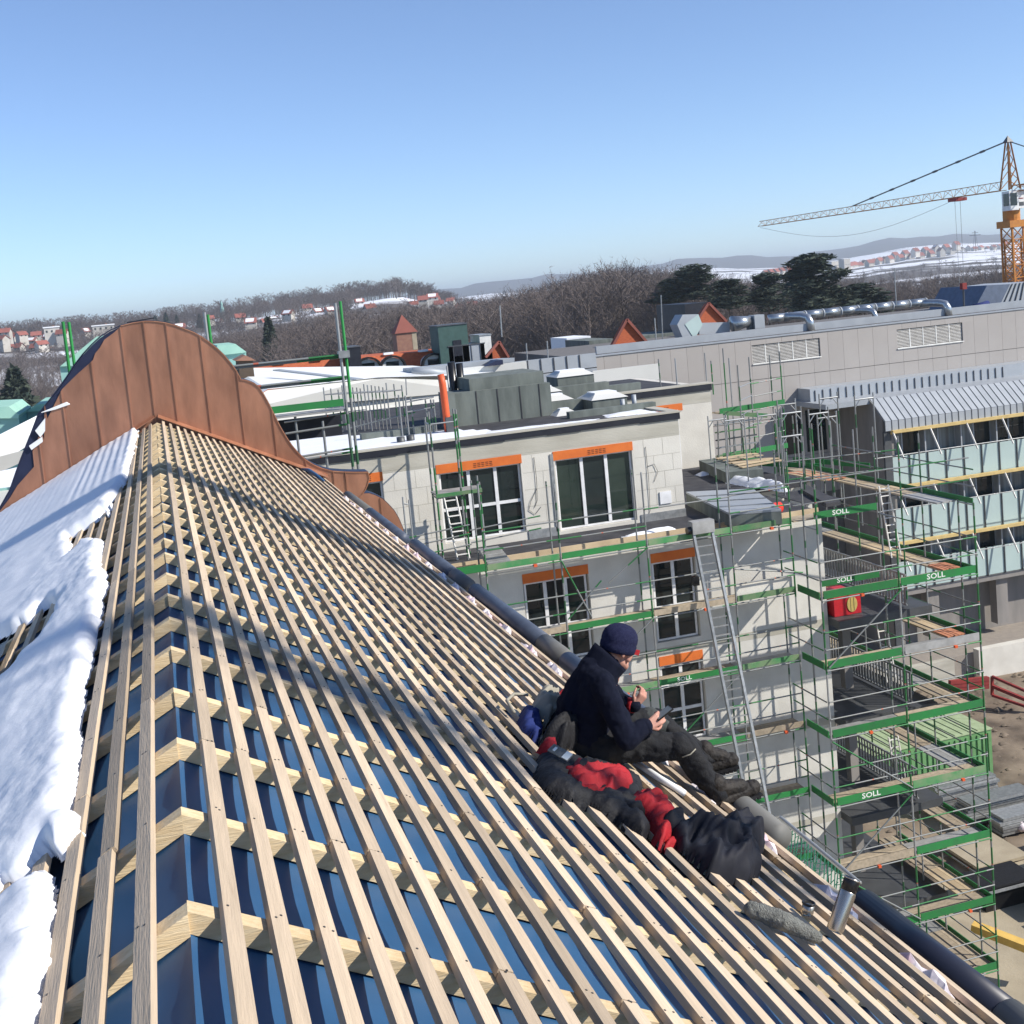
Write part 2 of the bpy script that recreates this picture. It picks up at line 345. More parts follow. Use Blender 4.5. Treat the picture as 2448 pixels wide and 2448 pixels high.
# ------------------------------------------------------------------ bare woods
def bare_template(seed, h=20., nb=46, tw=9, cw=.42, bw=.045, z0=.28, z1=.88, tl=1.):
    """trunk, limbs and sprays of thin twig blades; unit tree of height h"""
    r = random.Random(seed); V = []; F = []
    def blade(p, q, w):
        d = (q-p); s = d.cross(Vector((r.random()-.5, r.random()-.5, r.random()-.5))).normalized()*w
        b = len(V); V.extend([tuple(p-s), tuple(p+s), tuple(q)]); F.append((b, b+1, b+2))
    def limb(p, q, w0, w1):
        d = (q-p).normalized(); a = d.orthogonal().normalized(); c = d.cross(a); b = len(V)
        for (pt, w) in ((p, w0), (q, w1)):
            for k in range(3):
                t = 2.094*k; V.append(tuple(pt+a*(w*math.cos(t))+c*(w*math.sin(t))))
        for k in range(3):
            k2 = (k+1) % 3; F.append((b+k, b+k2, b+3+k2)); F.append((b+k, b+3+k2, b+3+k))
    limb(Vector((0, 0, 0)), Vector((0, 0, h*.45)), .28, .2); limb(Vector((0, 0, h*.45)), Vector((r.uniform(-.6, .6), r.uniform(-.6, .6), h*.9)), .2, .04)
    for i in range(nb):
        z = h*(z0+(z1-z0)*(i+r.random())/nb); t = r.random()*6.283; L = h*cw*(1-.55*abs(z/h-.5))*r.uniform(.55, 1.)
        p = Vector((0, 0, z)); d = Vector((math.cos(t), math.sin(t), r.uniform(.45, 1.3))).normalized(); q = p+d*L
        q.z = min(q.z, h*1.02); limb(p, q, .09, .03)
        for j in range(tw):
            f = r.uniform(.25, 1.); a = p.lerp(q, f); e = a+(d*.7+Vector((r.uniform(-1, 1), r.uniform(-1, 1), r.uniform(-.35, 1)))).normalized()*r.uniform(.9, 2.3)*tl
            blade(a, e, bw)
            for u in range(2):
                g = a.lerp(e, r.uniform(.3, .9)); blade(g, g+Vector((r.uniform(-1, 1), r.uniform(-1, 1), r.uniform(-.2, 1))).normalized()*r.uniform(.5, 1.3)*tl, bw*.8)
    return np.array(V, dtype=np.float32), np.array(F, dtype=np.int32)
def scatter(name, temps, spots, m, **kw):
    Vs = []; Fs = []; o = 0
    for (x, y, z, s, sw, t, k) in spots:
        v, f = temps[k % len(temps)]; c, n = math.cos(t), math.sin(t)
        w = np.empty_like(v); w[:, 0] = (v[:, 0]*c-v[:, 1]*n)*s*sw+x; w[:, 1] = (v[:, 0]*n+v[:, 1]*c)*s*sw+y; w[:, 2] = v[:, 2]*s+z
        Vs.append(w); Fs.append(f+o); o += len(v)
    return npmesh(name, np.concatenate(Vs), np.concatenate(Fs), m, **kw)
T1 = [bare_template(s) for s in range(5)]
T2 = [bare_template(s+20, nb=20, tw=7, cw=.5, bw=.13) for s in range(4)]
R = random.Random(3)
sp = []
def top_at(a): return interp(a, [-9, -5, 0, 4, 8, 11, 14, 17, 19, 21, 24, 26, 31, 34, 40], [-14, -13, -9, -6, -2.5, -2.5, -2.5, -1, 1.2, 2.6, 1.0, -3, -7, -8, -8])
for i in range(1350):
    a = R.uniform(-10, 41); r = R.uniform(235, 470) if a > 5 else R.uniform(300, 560)
    if 27 < a < 38 and r < 330: r += 130
    z = hgt(r, a); top = top_at(a)*(r/330)+R.gauss(-1.3, 1.3) if top_at(a) > 0 else top_at(a)+R.gauss(-1.2, 1.2)
    s = max((top-z)/20., .45); sp.append((r*math.sin(math.radians(a)), r*math.cos(math.radians(a)), z, s, R.uniform(.7, 1.), R.random()*6.28, i))
scatter('bare_woodland', T1, sp, m_bark, kind='stuff', label='brown belt of leafless trees behind the buildings', category='woodland') if False else None
o = scatter('bare_woodland', T1, sp, m_bark, kind='stuff'); props(o, 'brown belt of leafless woodland beyond the building roofs', 'woodland')
pts = [(8, 818), (30, 812), (52, 806), (20, 835), (48, 838), (75, 820), (88, 808), (66, 852), (40, 850), (12, 800), (100, 830), (115, 812), (135, 806), (150, 805), (205, 800), (120, 848), (85, 838),
       (430, 788), (455, 792), (500, 768), (520, 775), (575, 765), (600, 776), (635, 775), (655, 772), (690, 757), (735, 742), (760, 750), (790, 748), (870, 735), (885, 741), (905, 733), (925, 738), (860, 728),
       (960, 742), (975, 736), (990, 732), (1012, 722), (1022, 728), (1035, 718), (1042, 722), (1050, 732), (1000, 745), (985, 752), (1030, 746), (968, 726), (1078, 724), (1085, 740), (1100, 745), (1008, 735), (940, 728), (917, 745), (1062, 745), (1240, 728), (1130, 736)]
RH = random.Random(21); HY = [RH.uniform(800, 1000) for _ in pts]; HA = []
for (px, py), Y in zip(pts, HY): q = at(px, py, Y=Y); HA.append((math.degrees(math.atan2(q.x, q.y)), math.hypot(q.x, q.y)))
sp = []
for i in range(4300):
    a = R.uniform(-10, 41) if i < 2600 else R.uniform(-10, 13.5)
    if a < 15: r = R.uniform(560, 1230) if i % 3 else R.uniform(900, 1200)
    else:
        r = R.choice([R.uniform(560, 900), R.uniform(560, 1100), R.uniform(1000, 1600), R.uniform(2300, 2700)])
    h = R.uniform(.36, .66)
    if 10 < a < 12.6 and r > 950: h = R.uniform(.5, .85)
    if r > 1020 and a < 10: h = R.uniform(.42, .75) if i % 4 else .9
    if a > 15: h *= .7
    if any(abs(a-ha) < .38 and hr-130 < r < hr+12 for ha, hr in HA): continue
    sp.append((r*math.sin(math.radians(a)), r*math.cos(math.radians(a)), hgt(r, a)-.5, h, R.uniform(.9, 1.3), R.random()*6.28, i))
o = scatter('hillside_trees', T2, sp, m_barkf, kind='stuff'); props(o, 'leafless trees scattered over the distant hillside among the houses', 'trees')
# ------------------------------------------------------------------ conifers one can tell apart
def crown(seed, h, w, kind):
    r = random.Random(seed); V = []; F = []
    nc = 30 if kind == 'pine' else 34
    for i in range(nc):
        if kind == 'pine':
            z = h*r.uniform(.32, .97); f = (z/h-.32)/.65; rad = w*.5*(1-f**1.7)**.6*r.uniform(.75, 1.15); t = r.random()*6.28; d = rad*math.sqrt(r.random())*.9
            c = Vector((d*math.cos(t), d*math.sin(t), z)); cr = Vector((w*r.uniform(.17, .28), w*r.uniform(.17, .28), h*r.uniform(.045, .085)))
        else:
            f = (i+.5)/nc; z = h*(.1+.88*f); rad = w*.5*(1-f)**.9; t = i*2.4; d = rad*.55
            c = Vector((d*math.cos(t), d*math.sin(t), z)); cr = Vector((rad*.6+.15, rad*.6+.15, h*.05))
        for k in range(190):
            p = Vector((r.gauss(0, 1), r.gauss(0, 1), r.gauss(0, 1))); p.normalize(); p *= r.uniform(.55, 1.05)
            p = Vector((p.x*cr.x, p.y*cr.y, p.z*cr.z-.35*abs(p.x*p.y)*cr.z))+c
            s = w*(.040 if kind == 'pine' else .05)*r.uniform(.6, 1.3); a = Vector((r.uniform(-1, 1), r.uniform(-1, 1), r.uniform(-.4, .6))).normalized()*s*1.7; b = Vector((r.uniform(-1, 1), r.uniform(-1, 1), r.uniform(-1, 1))).normalized()*s*.7
            n = len(V); V += [tuple(p-a), tuple(p+b), tuple(p+a), tuple(p-b)]; F.append((n, n+1, n+2, n+3))
    return V, F
def conifer(px, ytop, ybase, Y, wpx, kind, label, seed, zb=None):
    p = at(px, ytop, Y=Y); dep = abs((RM.transposed() @ p).z); w = wpx*dep/2950*(1.25 if kind == 'pine' else 1)
    zb = hgt(p.length, math.degrees(math.atan2(p.x, p.y))) if zb is None else zb
    h = p.z-zb
    t = thing('pine_tree' if kind == 'pine' else 'spruce_tree', label, 'tree', (p.x, p.y, zb), 'dark conifers beyond the roofs')
    if kind == 'spruce': w = min(w*h/max(p.z-at(px, ybase, Y=Y).z, .1), w*2.6)
    tb = MB(); tb.tube((p.x, p.y, zb-.5), (p.x, p.y, zb+h*.9), .35*h/20, 7, .05)
    if kind == 'pine':
        r = random.Random(seed)
        for k in range(9):
            z = zb+h*(.35+.06*k); t2 = r.random()*6.28; tb.tube((p.x, p.y, z), (p.x+w*.4*math.cos(t2), p.y+w*.4*math.sin(t2), z+h*.07), .1, 5, .03)
    tb.build('trunk', m_trunk, t)
    V, F = crown(seed, h, w, kind); V = np.array(V, dtype=np.float32)
    if kind == 'pine':                                  # keep the crown in the upper part that shows
        vis = p.z-at(px, ybase, Y=Y).z; V[:, 2] = (V[:, 2]/h-.32)/.68*vis+(h-vis)
    V += np.array([p.x, p.y, zb], dtype=np.float32); npmesh('crown', V, F, m_pine, t)
conifer(1655, 634, 720, 205, 110, 'pine', 'broad dark pine at the left of the pine group, left of the orange gable', 1)
conifer(1738, 668, 735, 190, 95, 'pine', 'low dark pine right behind the orange gable beside the hexagonal duct', 2)
conifer(1832, 650, 740, 195, 105, 'pine', 'round dark pine above the middle of the long steel duct run', 3)
conifer(1945, 610, 745, 175, 150, 'pine', 'tallest dark pine with layered crown standing above the grey building', 4)
conifer(2062, 675, 745, 180, 110, 'pine', 'dull green pine at the right end of the pine group', 5)
conifer(1598, 668, 730, 215, 80, 'pine', 'small dark pine at the left edge of the pine group', 11)
conifer(1330, 693, 725, 520, 75, 'pine', 'low dark clump of pine in front of the snow fields, above the bare wood', 12)
conifer(32, 885, 960, 250, 70, 'spruce', 'dark blue spruce at the far left beside the copper gable', 6)
conifer(640, 762, 830, 290, 40, 'spruce', 'dark spruce standing in the bare wood left of the scaffold poles', 7)
conifer(395, 748, 770, 900, 13, 'spruce', 'tallest of the small pointed spruces right above the copper crest', 8)
conifer(370, 756, 772, 900, 12, 'spruce', 'small pointed spruce just at the copper crest', 9)
conifer(421, 753, 775, 900, 12, 'spruce', 'rightmost pointed spruce of the trio above the copper crest', 10)
conifer(475, 750, 775, 900, 14, 'spruce', 'lone spruce by the tall green pole behind the copper gable', 13)
conifer(820, 715, 745, 850, 30, 'spruce', 'dark spruce on the skyline just right of the two scaffold poles', 14)
conifer(948, 710, 735, 900, 18, 'spruce', 'dark spruce on the hill left of the hilltop houses', 15)
# ------------------------------------------------------------------ far houses
def house(px, py, Y, w, d, h, rh, rot, label, group, roofm=None, wallm=None, snow=False, name='house', tiny=True):
    p = at(px, py, Y=Y); zb = p.z
    t = thing(name, label, 'house', (p.x, p.y, zb), group)
    c, s = math.cos(rot), math.sin(rot)
    def T(x, y, z): return (p.x+x*c-y*s, p.y+x*s+y*c, zb+z)
    a = w/2; b = d/2
    MB().add([T(-a,-b,-6),T(a,-b,-6),T(a,b,-6),T(-a,b,-6),T(-a,-b,h),T(a,-b,h),T(a,b,h),T(-a,b,h),T(-a,0,h+rh),T(a,0,h+rh)],
             [(0,1,5,4),(1,2,6,9,5),(2,3,7,6),(3,0,4,8,7)]).build('wall', wallm or m_hwall, t)
    o = .5
    for sg, mm in ((-1, roofm or m_tileF), (1, roofm or m_tileF)):
        rf = MB().prism([T(-a-o, sg*(b+o), h-rh*o/b+.15), T(a+o, sg*(b+o), h-rh*o/b+.15), T(a+o, 0, h+rh+.15), T(-a-o, 0, h+rh+.15)], (0, 0, .25)).build('roof_slope', mm, t)
        if snow and sg == snow: MB().prism([T(-a*.9, sg*b*.95, h+.42), T(a*.55, sg*b*.95, h+.42), T(a*.7, sg*b*.2, h+rh*.8+.42), T(-a*.8, sg*b*.12, h+rh*.85+.42)], (0, 0, .2)).build('roof_snow', m_snow, rf)
    wb = MB()
    for k in range(max(2, int(w/3))):
        x = -a+w*(k+.5)/max(2, int(w/3)); q = T(x-.55, -b-.04, h*.45); q2 = T(x+.55, -b-.04, h*.45); wb.prism([q, q2, (q2[0], q2[1], q2[2]+1.3), (q[0], q[1], q[2]+1.3)], (.03*s, -.03*c, 0))
    wb.build('window', m_glass, t)
    q = T(a*.3, b*.1, h+rh*.7); MB().box(q[0]-.4, q[0]+.4, q[1]-.4, q[1]+.4, q[2], q[2]+rh*.3+1.1).build('chimney', m_brickw, t)
    return t
R = random.Random(12)
for i, (px, py) in enumerate(pts):
    Y = HY[i]
    house(px, py+1, Y, R.uniform(5, 8), R.uniform(4.5, 5.5), R.uniform(1.5, 2.5), R.uniform(2.0, 2.7), R.uniform(-.9, .9), ('small white house with red roof in the distant town left of the copper arch' if px < 250 else 'small white house with red roof between the copper arch and two poles' if px < 800 else 'small white house with red roof just right of the two poles' if px < 955 else 'small white house with red roof below the big trees on the wooded hilltop'), 'red roofed houses scattered over the distant hill', snow=R.choice([0, -1, 1, 1, -1]))
house(125, 803, 820, 9, 8, 5, .5, .1, 'flat cream apartment block among the houses at far left', None, roofm=m_whiteroof, name='apartment_block')
house(248, 794, 820, 13, 8, 4, .4, .05, 'wide white apartment block above the copper arch', None, roofm=m_whiteroof, name='apartment_block')
for k in range(22):
    px = 2030+k*12.2; py = 634-k*1.9+R.uniform(-2, 2)
    if k > 8 and k % 2: py -= 10
    house(px, py+8, 1900+R.uniform(-70, 70), 12, 10, 4.5, 5.6, R.choice([.25, .3, 1.5]), 'white terraced house with red roof in the estate below the snow fields', 'terraced houses of the red roofed estate', snow=R.choice([0, 0, 0, 1]))
for k in range(14):
    house(2210+k*15, 612-k*1.2-R.uniform(0, 10), 2150+R.uniform(-50, 80), 11, 9, 4.5, 4, R.uniform(0, 1.5), 'small red roofed house behind the terraced estate near the crane', 'houses behind the estate', snow=R.choice([0, 1]))
house(1992, 646, 1800, 17, 12, 14, .8, .25, 'tall pale apartment block just right of the tallest pine', None, roofm=m_whiteroof, name='apartment_block')
house(2020, 645, 1780, 14, 12, 17, .8, .25, 'second pale apartment block left of the red roofed terraces', None, roofm=m_whiteroof, name='apartment_block')
for k in range(5):
    house(1835+k*13, 662-k*2, 1500, 14, 10, 5, 4, .3, 'red roofed house half hidden behind the dark pines', 'red roofed houses behind the pines')
# church tower on the skyline
p = at(533, 758, Y=1000); t = thing('church_tower', 'slim grey church tower with onion top on the left skyline', 'tower', (p.x, p.y, p.z-6))
MB().box(p.x-1.6, p.x+1.6, p.y-1.6, p.y+1.6, p.z-8, p.z+4).build('shaft', m_felt, t)
MB().lathe([(1.9, 0), (1.9, .6), (1.2, 1.0), (1.7, 2.2), (1.5, 3.2), (.8, 4.2), (.75, 5.4), (1.0, 6.2), (.7, 7.2), (.15, 8.6), (.05, 10.5)], (p.x, p.y, p.z+4), n=12).build('onion_dome', m_mintw, t, True)
p = at(2331, 562, Y=1500); t = thing('power_pylon', 'grey lattice pylon on the snowy hill left of the crane mast', 'pylon', (p.x, p.y, p.z-14))
b = MB()
for sx in (-1, 1):
    for sy in (-1, 1): b.bar((p.x+sx*2.5, p.y+sy*2.5, p.z-22), (p.x+sx*.4, p.y+sy*.4, p.z+6), .35, .35)
b.build('mast', m_zincD, t); MB().bar((p.x-9, p.y, p.z), (p.x+9, p.y, p.z), .8, 1.).bar((p.x-5, p.y, p.z+3.5), (p.x+5, p.y, p.z+3.5), .5, .6).build('cross_arm', m_zincD, t)
# ================================================================== THE ROOF UNDER THE PHOTOGRAPHER
RX, RZ, TH = -.10, -1.65, math.radians(27)
CT, ST = math.cos(TH), math.sin(TH)
GY = ([3.0, 4.2, 6.0, 10.6, 12.9, 16, 22.7], [1.0, 1.0, .98, .955, .947, .915, .885])
def g_at(y): return interp(y, *GY)
def PS(s, y, lift=0., side=1, taper=True):
    """point on the roof: s metres down the slope, y along the ridge, lift above the counter battens"""
    k = s*(g_at(y) if taper else 1)
    return Vector((RX+side*(k*CT+lift*ST), y, RZ-k*ST+lift*CT))
roof = thing('roof_wing', 'building wing with an open timber batten roof over blue membrane, running away from the viewer', 'roof', (RX, 12, G))
Y0, Y1 = 1.2, 22.6
# membrane, sagging a little between the counter battens
ys = [2.08, 2.82, 3.56, 4.30, 5.04, 5.76, 6.54, 7.21, 7.86, 8.53, 9.32, 9.96, 10.71, 11.37, 11.96, 12.62, 13.21, 13.82, 14.40, 14.98, 15.56, 16.2, 16.85, 17.5, 18.15, 18.8, 19.45, 20.1, 20.75, 21.4, 22.05]
for side, nm in ((1, 'membrane'), (-1, 'membrane')):
    v = []; f = []; S_ = [i*.05 for i in range(74)]; YY = []
    for a, b in zip([1.3]+ys, ys+[22.69]): YY += [a+(b-a)*k/6 for k in range(6)]
    for y in YY:
        j = max(0, sum(1 for q in ys if q <= y)-1); a = ys[j]; b = ys[min(j+1, len(ys)-1)]; fr = 0 if b == a else min(max((y-a)/(b-a), 0), 1)
        for s in S_:
            sag = .022*math.sin(math.pi*fr)*min(1, s/.15)+.007*mnoise.noise(Vector((s*4, y*2.2, side*5)))*math.sin(math.pi*fr)
            v.append(PS(s, y, -.062-sag, side) if s > .04 else PS(s, y, 0, side, False)+Vector((0, 0, (-.062-sag)/CT+.002)))
    n = len(S_); f = [(j*n+i, j*n+i+1, (j+1)*n+i+1, (j+1)*n+i) for j in range(len(YY)-1) for i in range(n-1)]
    npmesh(nm, [tuple(x) for x in v], f, m_memb, roof, True)
for y in (4.02, 4.08): pass
tb = MB()
tb.add([PS(s, 4.0, -.078, 1) for s in (.02, .9)]+[PS(s, 4.06, -.078, 1) for s in (.9, .02)], [(0, 1, 2, 3)])
# counter battens: one each side of the ridge, mitred, one object per piece
cm = {}
for side in (1, -1):
    L = 3.52 if side > 0 else 2.4
    for i, y in enumerate(ys):
        LL = L*g_at(y); w = .075; a = []
        yy = y-.075+random.uniform(-.012, .012); Z6 = Vector((0, 0, -.06/CT))
        MB().add([PS(0, yy, 0, side, False)+Z6, PS(LL, yy, -.06, side, False), PS(LL, yy+w, -.06, side, False), PS(0, yy+w, 0, side, False)+Z6,
                  PS(0, yy, 0, side, False), PS(LL, yy, 0, side, False), PS(LL, yy+w, 0, side, False), PS(0, yy+w, 0, side, False)],
                 [(0,3,2,1),(4,5,6,7),(0,1,5,4),(1,2,6,5),(2,3,7,6),(3,0,4,7)]).build('counter_batten', m_counter, roof)
# battens: long runs made of several lengths butted over a counter batten
R = random.Random(5)
def batten_run(s, side, w=.052, y0=Y0, y1=Y1, nails=True, dz=0.):
    cuts = [y0]; 
    j = R.randrange(2, 6)
    while j < len(ys)-3:
        cuts.append(ys[j]-.037); j += R.choice([6, 7, 8])
    cuts.append(y1)
    for a, b in zip(cuts[:-1], cuts[1:]):
        if b-a < .3: continue
        mb = MB(); n = max(2, int((b-a)/.9)); off = R.uniform(-.004, .004); lift = R.uniform(0, .003); vs = []
        for k in range(n+1):
            y = a+.003+(b-a-.006)*k/n; wob = R.uniform(-.002, .002)+off
            for (ss, l) in ((s+wob, 0), (s+w+wob, 0), (s+w+wob, .03), (s+wob, .03)): vs.append(PS(ss, y, .001+lift+l+dz, side))
        fs = [(0, 3, 2, 1), (4*n, 4*n+1, 4*n+2, 4*n+3)]
        for k in range(n):
            for c in range(4): fs.append((4*k+c, 4*k+(c+1) % 4, 4*k+4+(c+1) % 4, 4*k+4+c))
        mb.add(vs, fs); o = mb.build('batten', m_batten, roof)
        nb = MB(); sn = 0
        for y in ys:
            if a < y < b and y < 9 and nails:
                for q in (.015, .036):
                    if R.random() < .75:
                        p = PS(s+q+R.uniform(-.008, .008), y-.037+R.uniform(-.012, .012), .0318+lift, side); nrm = Vector((side*ST, 0, CT)); nb.tube(p-nrm*.002, p+nrm*.0012, .0042, 6); sn += 1
        if sn: nb.build('nail', m_nail, o)
for i in range(23): batten_run(.094+.1475*i, 1)
batten_run(3.505, 1, .052)
for i in range(9): batten_run(.10+.1475*i, -1, .054, y1=22.2)
# pale foil edge sticking out between the last battens, one piece per bay
R = random.Random(9)
for a, b in zip(ys[1:], ys[2:]):
    if a > 20: break
    v = []; n = 9
    for k in range(n+1):
        y = a+.03+(b-a)*.62*k/n; pinch = math.sin(math.pi*k/n)**.5
        for q in range(4):
            s = 3.40+q*.036*(.4+.6*pinch)*(1+.25*R.random()); v.append(PS(s, y, -.02+.085*pinch*[.2, 1, .8, -.2][q]*R.uniform(.55, 1.1)+R.uniform(-.012, .014), 1))
    MB().add(v, [(k*4+q, k*4+q+1, k*4+5+q, k*4+4+q) for k in range(n) for q in range(3)]).build('foil_flap', m_foil, roof)
v = []; 
for y in [1.3+k*.6 for k in range(36)]: v += [PS(3.39, y, -.055), PS(3.62, y, -.07)]
MB().add(v, [(2*k, 2*k+1, 2*k+3, 2*k+2) for k in range(35)]).build('eave_strip', m_black, roof)
v = []
for y in [1.3+k*.6 for k in range(36)]: v += [PS(3.60, y, -.02), PS(3.62, y, -.25)]
MB().add(v, [(2*k, 2*k+1, 2*k+3, 2*k+2) for k in range(35)]).build('fascia_board', m_deck, roof)
MB().prism([(-3.1, 1.3, G), (2.7, 1.3, G), (2.7, 22.69, G), (-3.1, 22.69, G)], (0, 0, -3.55-G)).build('wall', m_render, roof)
# gutter pipes along the eave
gp = thing('eave_pipe', 'row of fat blue grey pipes lying end to end along the right eave', 'pipe', PS(3.7, 12))
def pipe(sa, ya, sb, yb, r, m, lift=.06, name='pipe_section'):
    p = PS(sa, ya, lift, 1, False); q = PS(sb, yb, lift, 1, False); MB().tube(p, q, r, 20).build(name, m, gp, True)
pipe(3.23, 20.3, 3.30, 18.6, .085, m_pipeG, .02); pipe(3.28, 18.4, 3.34, 16.1, .085, m_pipe, .03)
pipe(3.36, 15.5, 3.42, 13.6, .085, m_pipe); pipe(3.43, 13.55, 3.45, 13.0, .088, m_pipeG); pipe(3.45, 12.7, 3.53, 10.55, .085, m_pipe, .07); pipe(3.53, 10.5, 3.55, 9.95, .088, m_pipeG, .07)
pipe(3.55, 9.9, 3.62, 7.4, .085, m_pipe, .07); pipe(3.58, 7.3, 3.60, 6.2, .082, m_pipeG, .02)
dp = thing('drain_pipe', 'dark navy pipe along the eave at the lower right, beside the steel flask', 'pipe', PS(3.68, 4))
MB().tube(PS(3.66, 5.40, .0, 1, False), PS(3.70, 4.33, .0, 1, False), .088, 24).build('pipe_section', m_pipeD, dp, True)
MB().tube(PS(3.70, 4.325, .0, 1, False), PS(3.74, 3.4, .0, 1, False), .093, 24).build('pipe_joint', m_pipeG, dp, True)
# ------------------------------------------------------------------ snow on the left slope
EY = [2.0, 3.3, 3.58, 3.67, 3.87, 4.17, 4.40, 4.50, 4.55, 4.64, 4.8, 5.0, 5.19, 5.67, 6.1, 6.84, 7.2, 7.83, 8.28, 9.05, 9.6, 10.27, 11.0, 11.66, 12.13, 13.0, 13.43, 14.5, 15.86, 17.5, 19.47, 21, 22.3]
ES = [.47, .46, .475, .45, .445, .463, .54, .53, .45, .385, .40, .47, .465, .46, .495, .52, .49, .50, .49, .48, .51, .553, .57, .60, .73, .68, .60, .59, .435, .41, .375, .36, .36]
H1 = [(10.5, 1.62), (10.1, 1.30), (10.15, 1.09), (9.95, .88), (9.05, .90), (8.3, 1.14), (8.28, 1.3), (8.9, 1.62)]
H2 = [(13.6, 1.08), (13.55, .88), (13.75, .60), (11.5, .56), (12.5, .83), (11.95, .94)]
H3 = [(4.62, .70), (4.66, .52), (4.52, .50), (4.40, .55), (4.44, .72)]
def pdist(x, y, poly):
    ins = False; d = 9.; n = len(poly)
    for i in range(n):
        (x1, y1), (x2, y2) = poly[i], poly[(i+1) % n]
        if (y1 > y) != (y2 > y) and x < (x2-x1)*(y-y1)/(y2-y1)+x1: ins = not ins
        t = max(0, min(1, ((x-x1)*(x2-x1)+(y-y1)*(y2-y1))/((x2-x1)**2+(y2-y1)**2+1e-9))); d = min(d, math.hypot(x-x1-t*(x2-x1), y-y1-t*(y2-y1)))
    return -d if ins else d
NZ = mnoise.noise
def snow_t(s, y):
    e = s-interp(y, EY, ES)+.045*NZ(Vector((y*2.4, s*2, 1)))+.025*NZ(Vector((y*7, s*7, 4)))+.012*NZ(Vector((y*19, s*19, 9)))+.008*NZ(Vector((y*45, s*45, 2)))
    d = e
    for H in (H1, H2, H3):
        q = pdist(y, s*2.2, [(a, b*2.2) for a, b in H])/2.2+.06*NZ(Vector((y*3, s*6, 7))) if abs(y-H[0][0]) < 4 else 9
        d = min(d, q)
    if d <= 0: return -1
    base = .072+.014*NZ(Vector((y*.6, s*.9, 2)))
    lump = .010*NZ(Vector((y*1.6, s*2.6, 0)))+.0065*NZ(Vector((y*3.6, s*6, 5)))+.0035*NZ(Vector((y*11, s*16, 8)))+.0012*NZ(Vector((y*34, s*40, 3)))
    if y > 15: lump += .010*math.sin((s-.1)/.1475*6.283)*min(1, (y-15)/3)
    k = min(1, d/.085); k = math.sqrt(1-(1-k)**2)
    return max(.012, (base+lump*(1.2 if y < 15 else .5))*k)
sy = list(np.arange(2.2, 6.0, .014))+list(np.arange(6.0, 12, .04))+list(np.arange(12, 22.66, .075))
ss = list(np.arange(.30, .78, .011))+list(np.arange(.78, 1.3, .02))+list(np.arange(1.3, 3.75, .06))
T_ = np.array([[snow_t(s, y) for s in ss] for y in sy]); v = []; idx = -np.ones(T_.shape, int)
for j, y in enumerate(sy):
    for i, s in enumerate(ss):
        nb = T_[max(j-1, 0):j+2, max(i-1, 0):i+2]
        if nb.max() > 0:
            t = T_[j, i]; idx[j, i] = len(v); v.append(tuple(PS(s, y, .042+(t if t > 0 else -.035), -1, False)))
f = [(idx[j, i], idx[j, i+1], idx[j+1, i+1], idx[j+1, i]) for j in range(len(sy)-1) for i in range(len(ss)-1) if min(idx[j, i], idx[j, i+1], idx[j+1, i+1], idx[j+1, i]) >= 0 and T_[j:j+2, i:i+2].max() > 0]
o = npmesh('snow', v, f, m_snow, smooth=True, kind='stuff'); props(o, 'thick melting snow covering the left slope of the batten roof', 'snow')
for k, (y, s, r) in enumerate([(4.55, .47, .03), (12.6, .62, .035), (11.9, .66, .05), (9.0, 1.0, .05), (8.7, 1.1, .04), (13.4, .75, .05)]): pass
tarp = []
for j in range(9):
    for i in range(7): tarp.append(tuple(PS(1.28+.1*i, 7.75+.24*j, .06+.02*NZ(Vector((i*.8, j*.7, 3)))+(.04 if i == 0 else 0), -1)))
o = MB().add(tarp, [(j*7+i, j*7+i+1, j*7+8+i, j*7+7+i) for j in range(8) for i in range(6)]).build('tarpaulin', m_tarp, None, True); props(o, 'grey tarpaulin lying on bare battens in a gap of the snow at the left edge', 'tarpaulin')
# ------------------------------------------------------------------ copper clad gable
gab = thing('copper_gable', 'curved gable wall clad in brown copper sheets closing the far end of the roof', 'gable', (0, 22.9, G))
YG = 22.7
OUT = [(-2.95, -2.99), (-2.87, -2.87), (-2.66, -2.57), (-2.51, -2.25), (-2.40, -2.03), (-2.19, -1.63), (-2.04, -1.33), (-1.69, -.96), (-1.50, -.74), (-1.35, -.55), (-1.19, -.38), (-1.03, -.235), (-.87, -.11), (-.69, -.015), (-.50, .05), (-.28, .085), (-.06, .092), (.10, .07), (.26, .03), (.43, -.035), (.60, -.12), (.73, -.19), (.85, -.28), (.97, -.385), (1.09, -.51), (1.20, -.645), (1.30, -.80), (1.38, -.95), (1.44, -1.11), (1.50, -1.12), (1.57, -1.15), (1.66, -1.2), (1.74, -1.28), (1.81, -1.42), (1.89, -1.62), (1.96, -1.82), (2.03, -2.02), (2.12, -2.23), (2.21, -2.41), (2.31, -2.56), (2.42, -2.69), (2.55, -2.80), (2.70, -2.89), (2.88, -2.965), (3.10, -3.01), (3.32, -3.045), (3.54, -3.07)]
ox = [p[0] for p in OUT]; oz = [p[1] for p in OUT]
VOL = [(3.54, -3.07), (3.555, -3.18), (3.51, -3.30), (3.45, -3.40), (3.40, -3.45), (3.52, -3.465), (3.64, -3.52), (3.76, -3.60), (3.86, -3.72), (3.96, -3.86), (4.03, -4.02), (4.09, -4.22), (4.11, -4.45), (3.9, -4.7), (3.3, -4.7)]
def zroof(x): return -1.65-abs(x+.10)*math.tan(TH)-.10
body = [(x, z) for x, z in OUT]+VOL[1:]+[(2.9, -4.7), (-2.95, -4.7)]
MB().prism([(x, YG+.012, z-.012) for x, z in body], (0, .34, 0)).build('gable_wall', m_navy, gab)
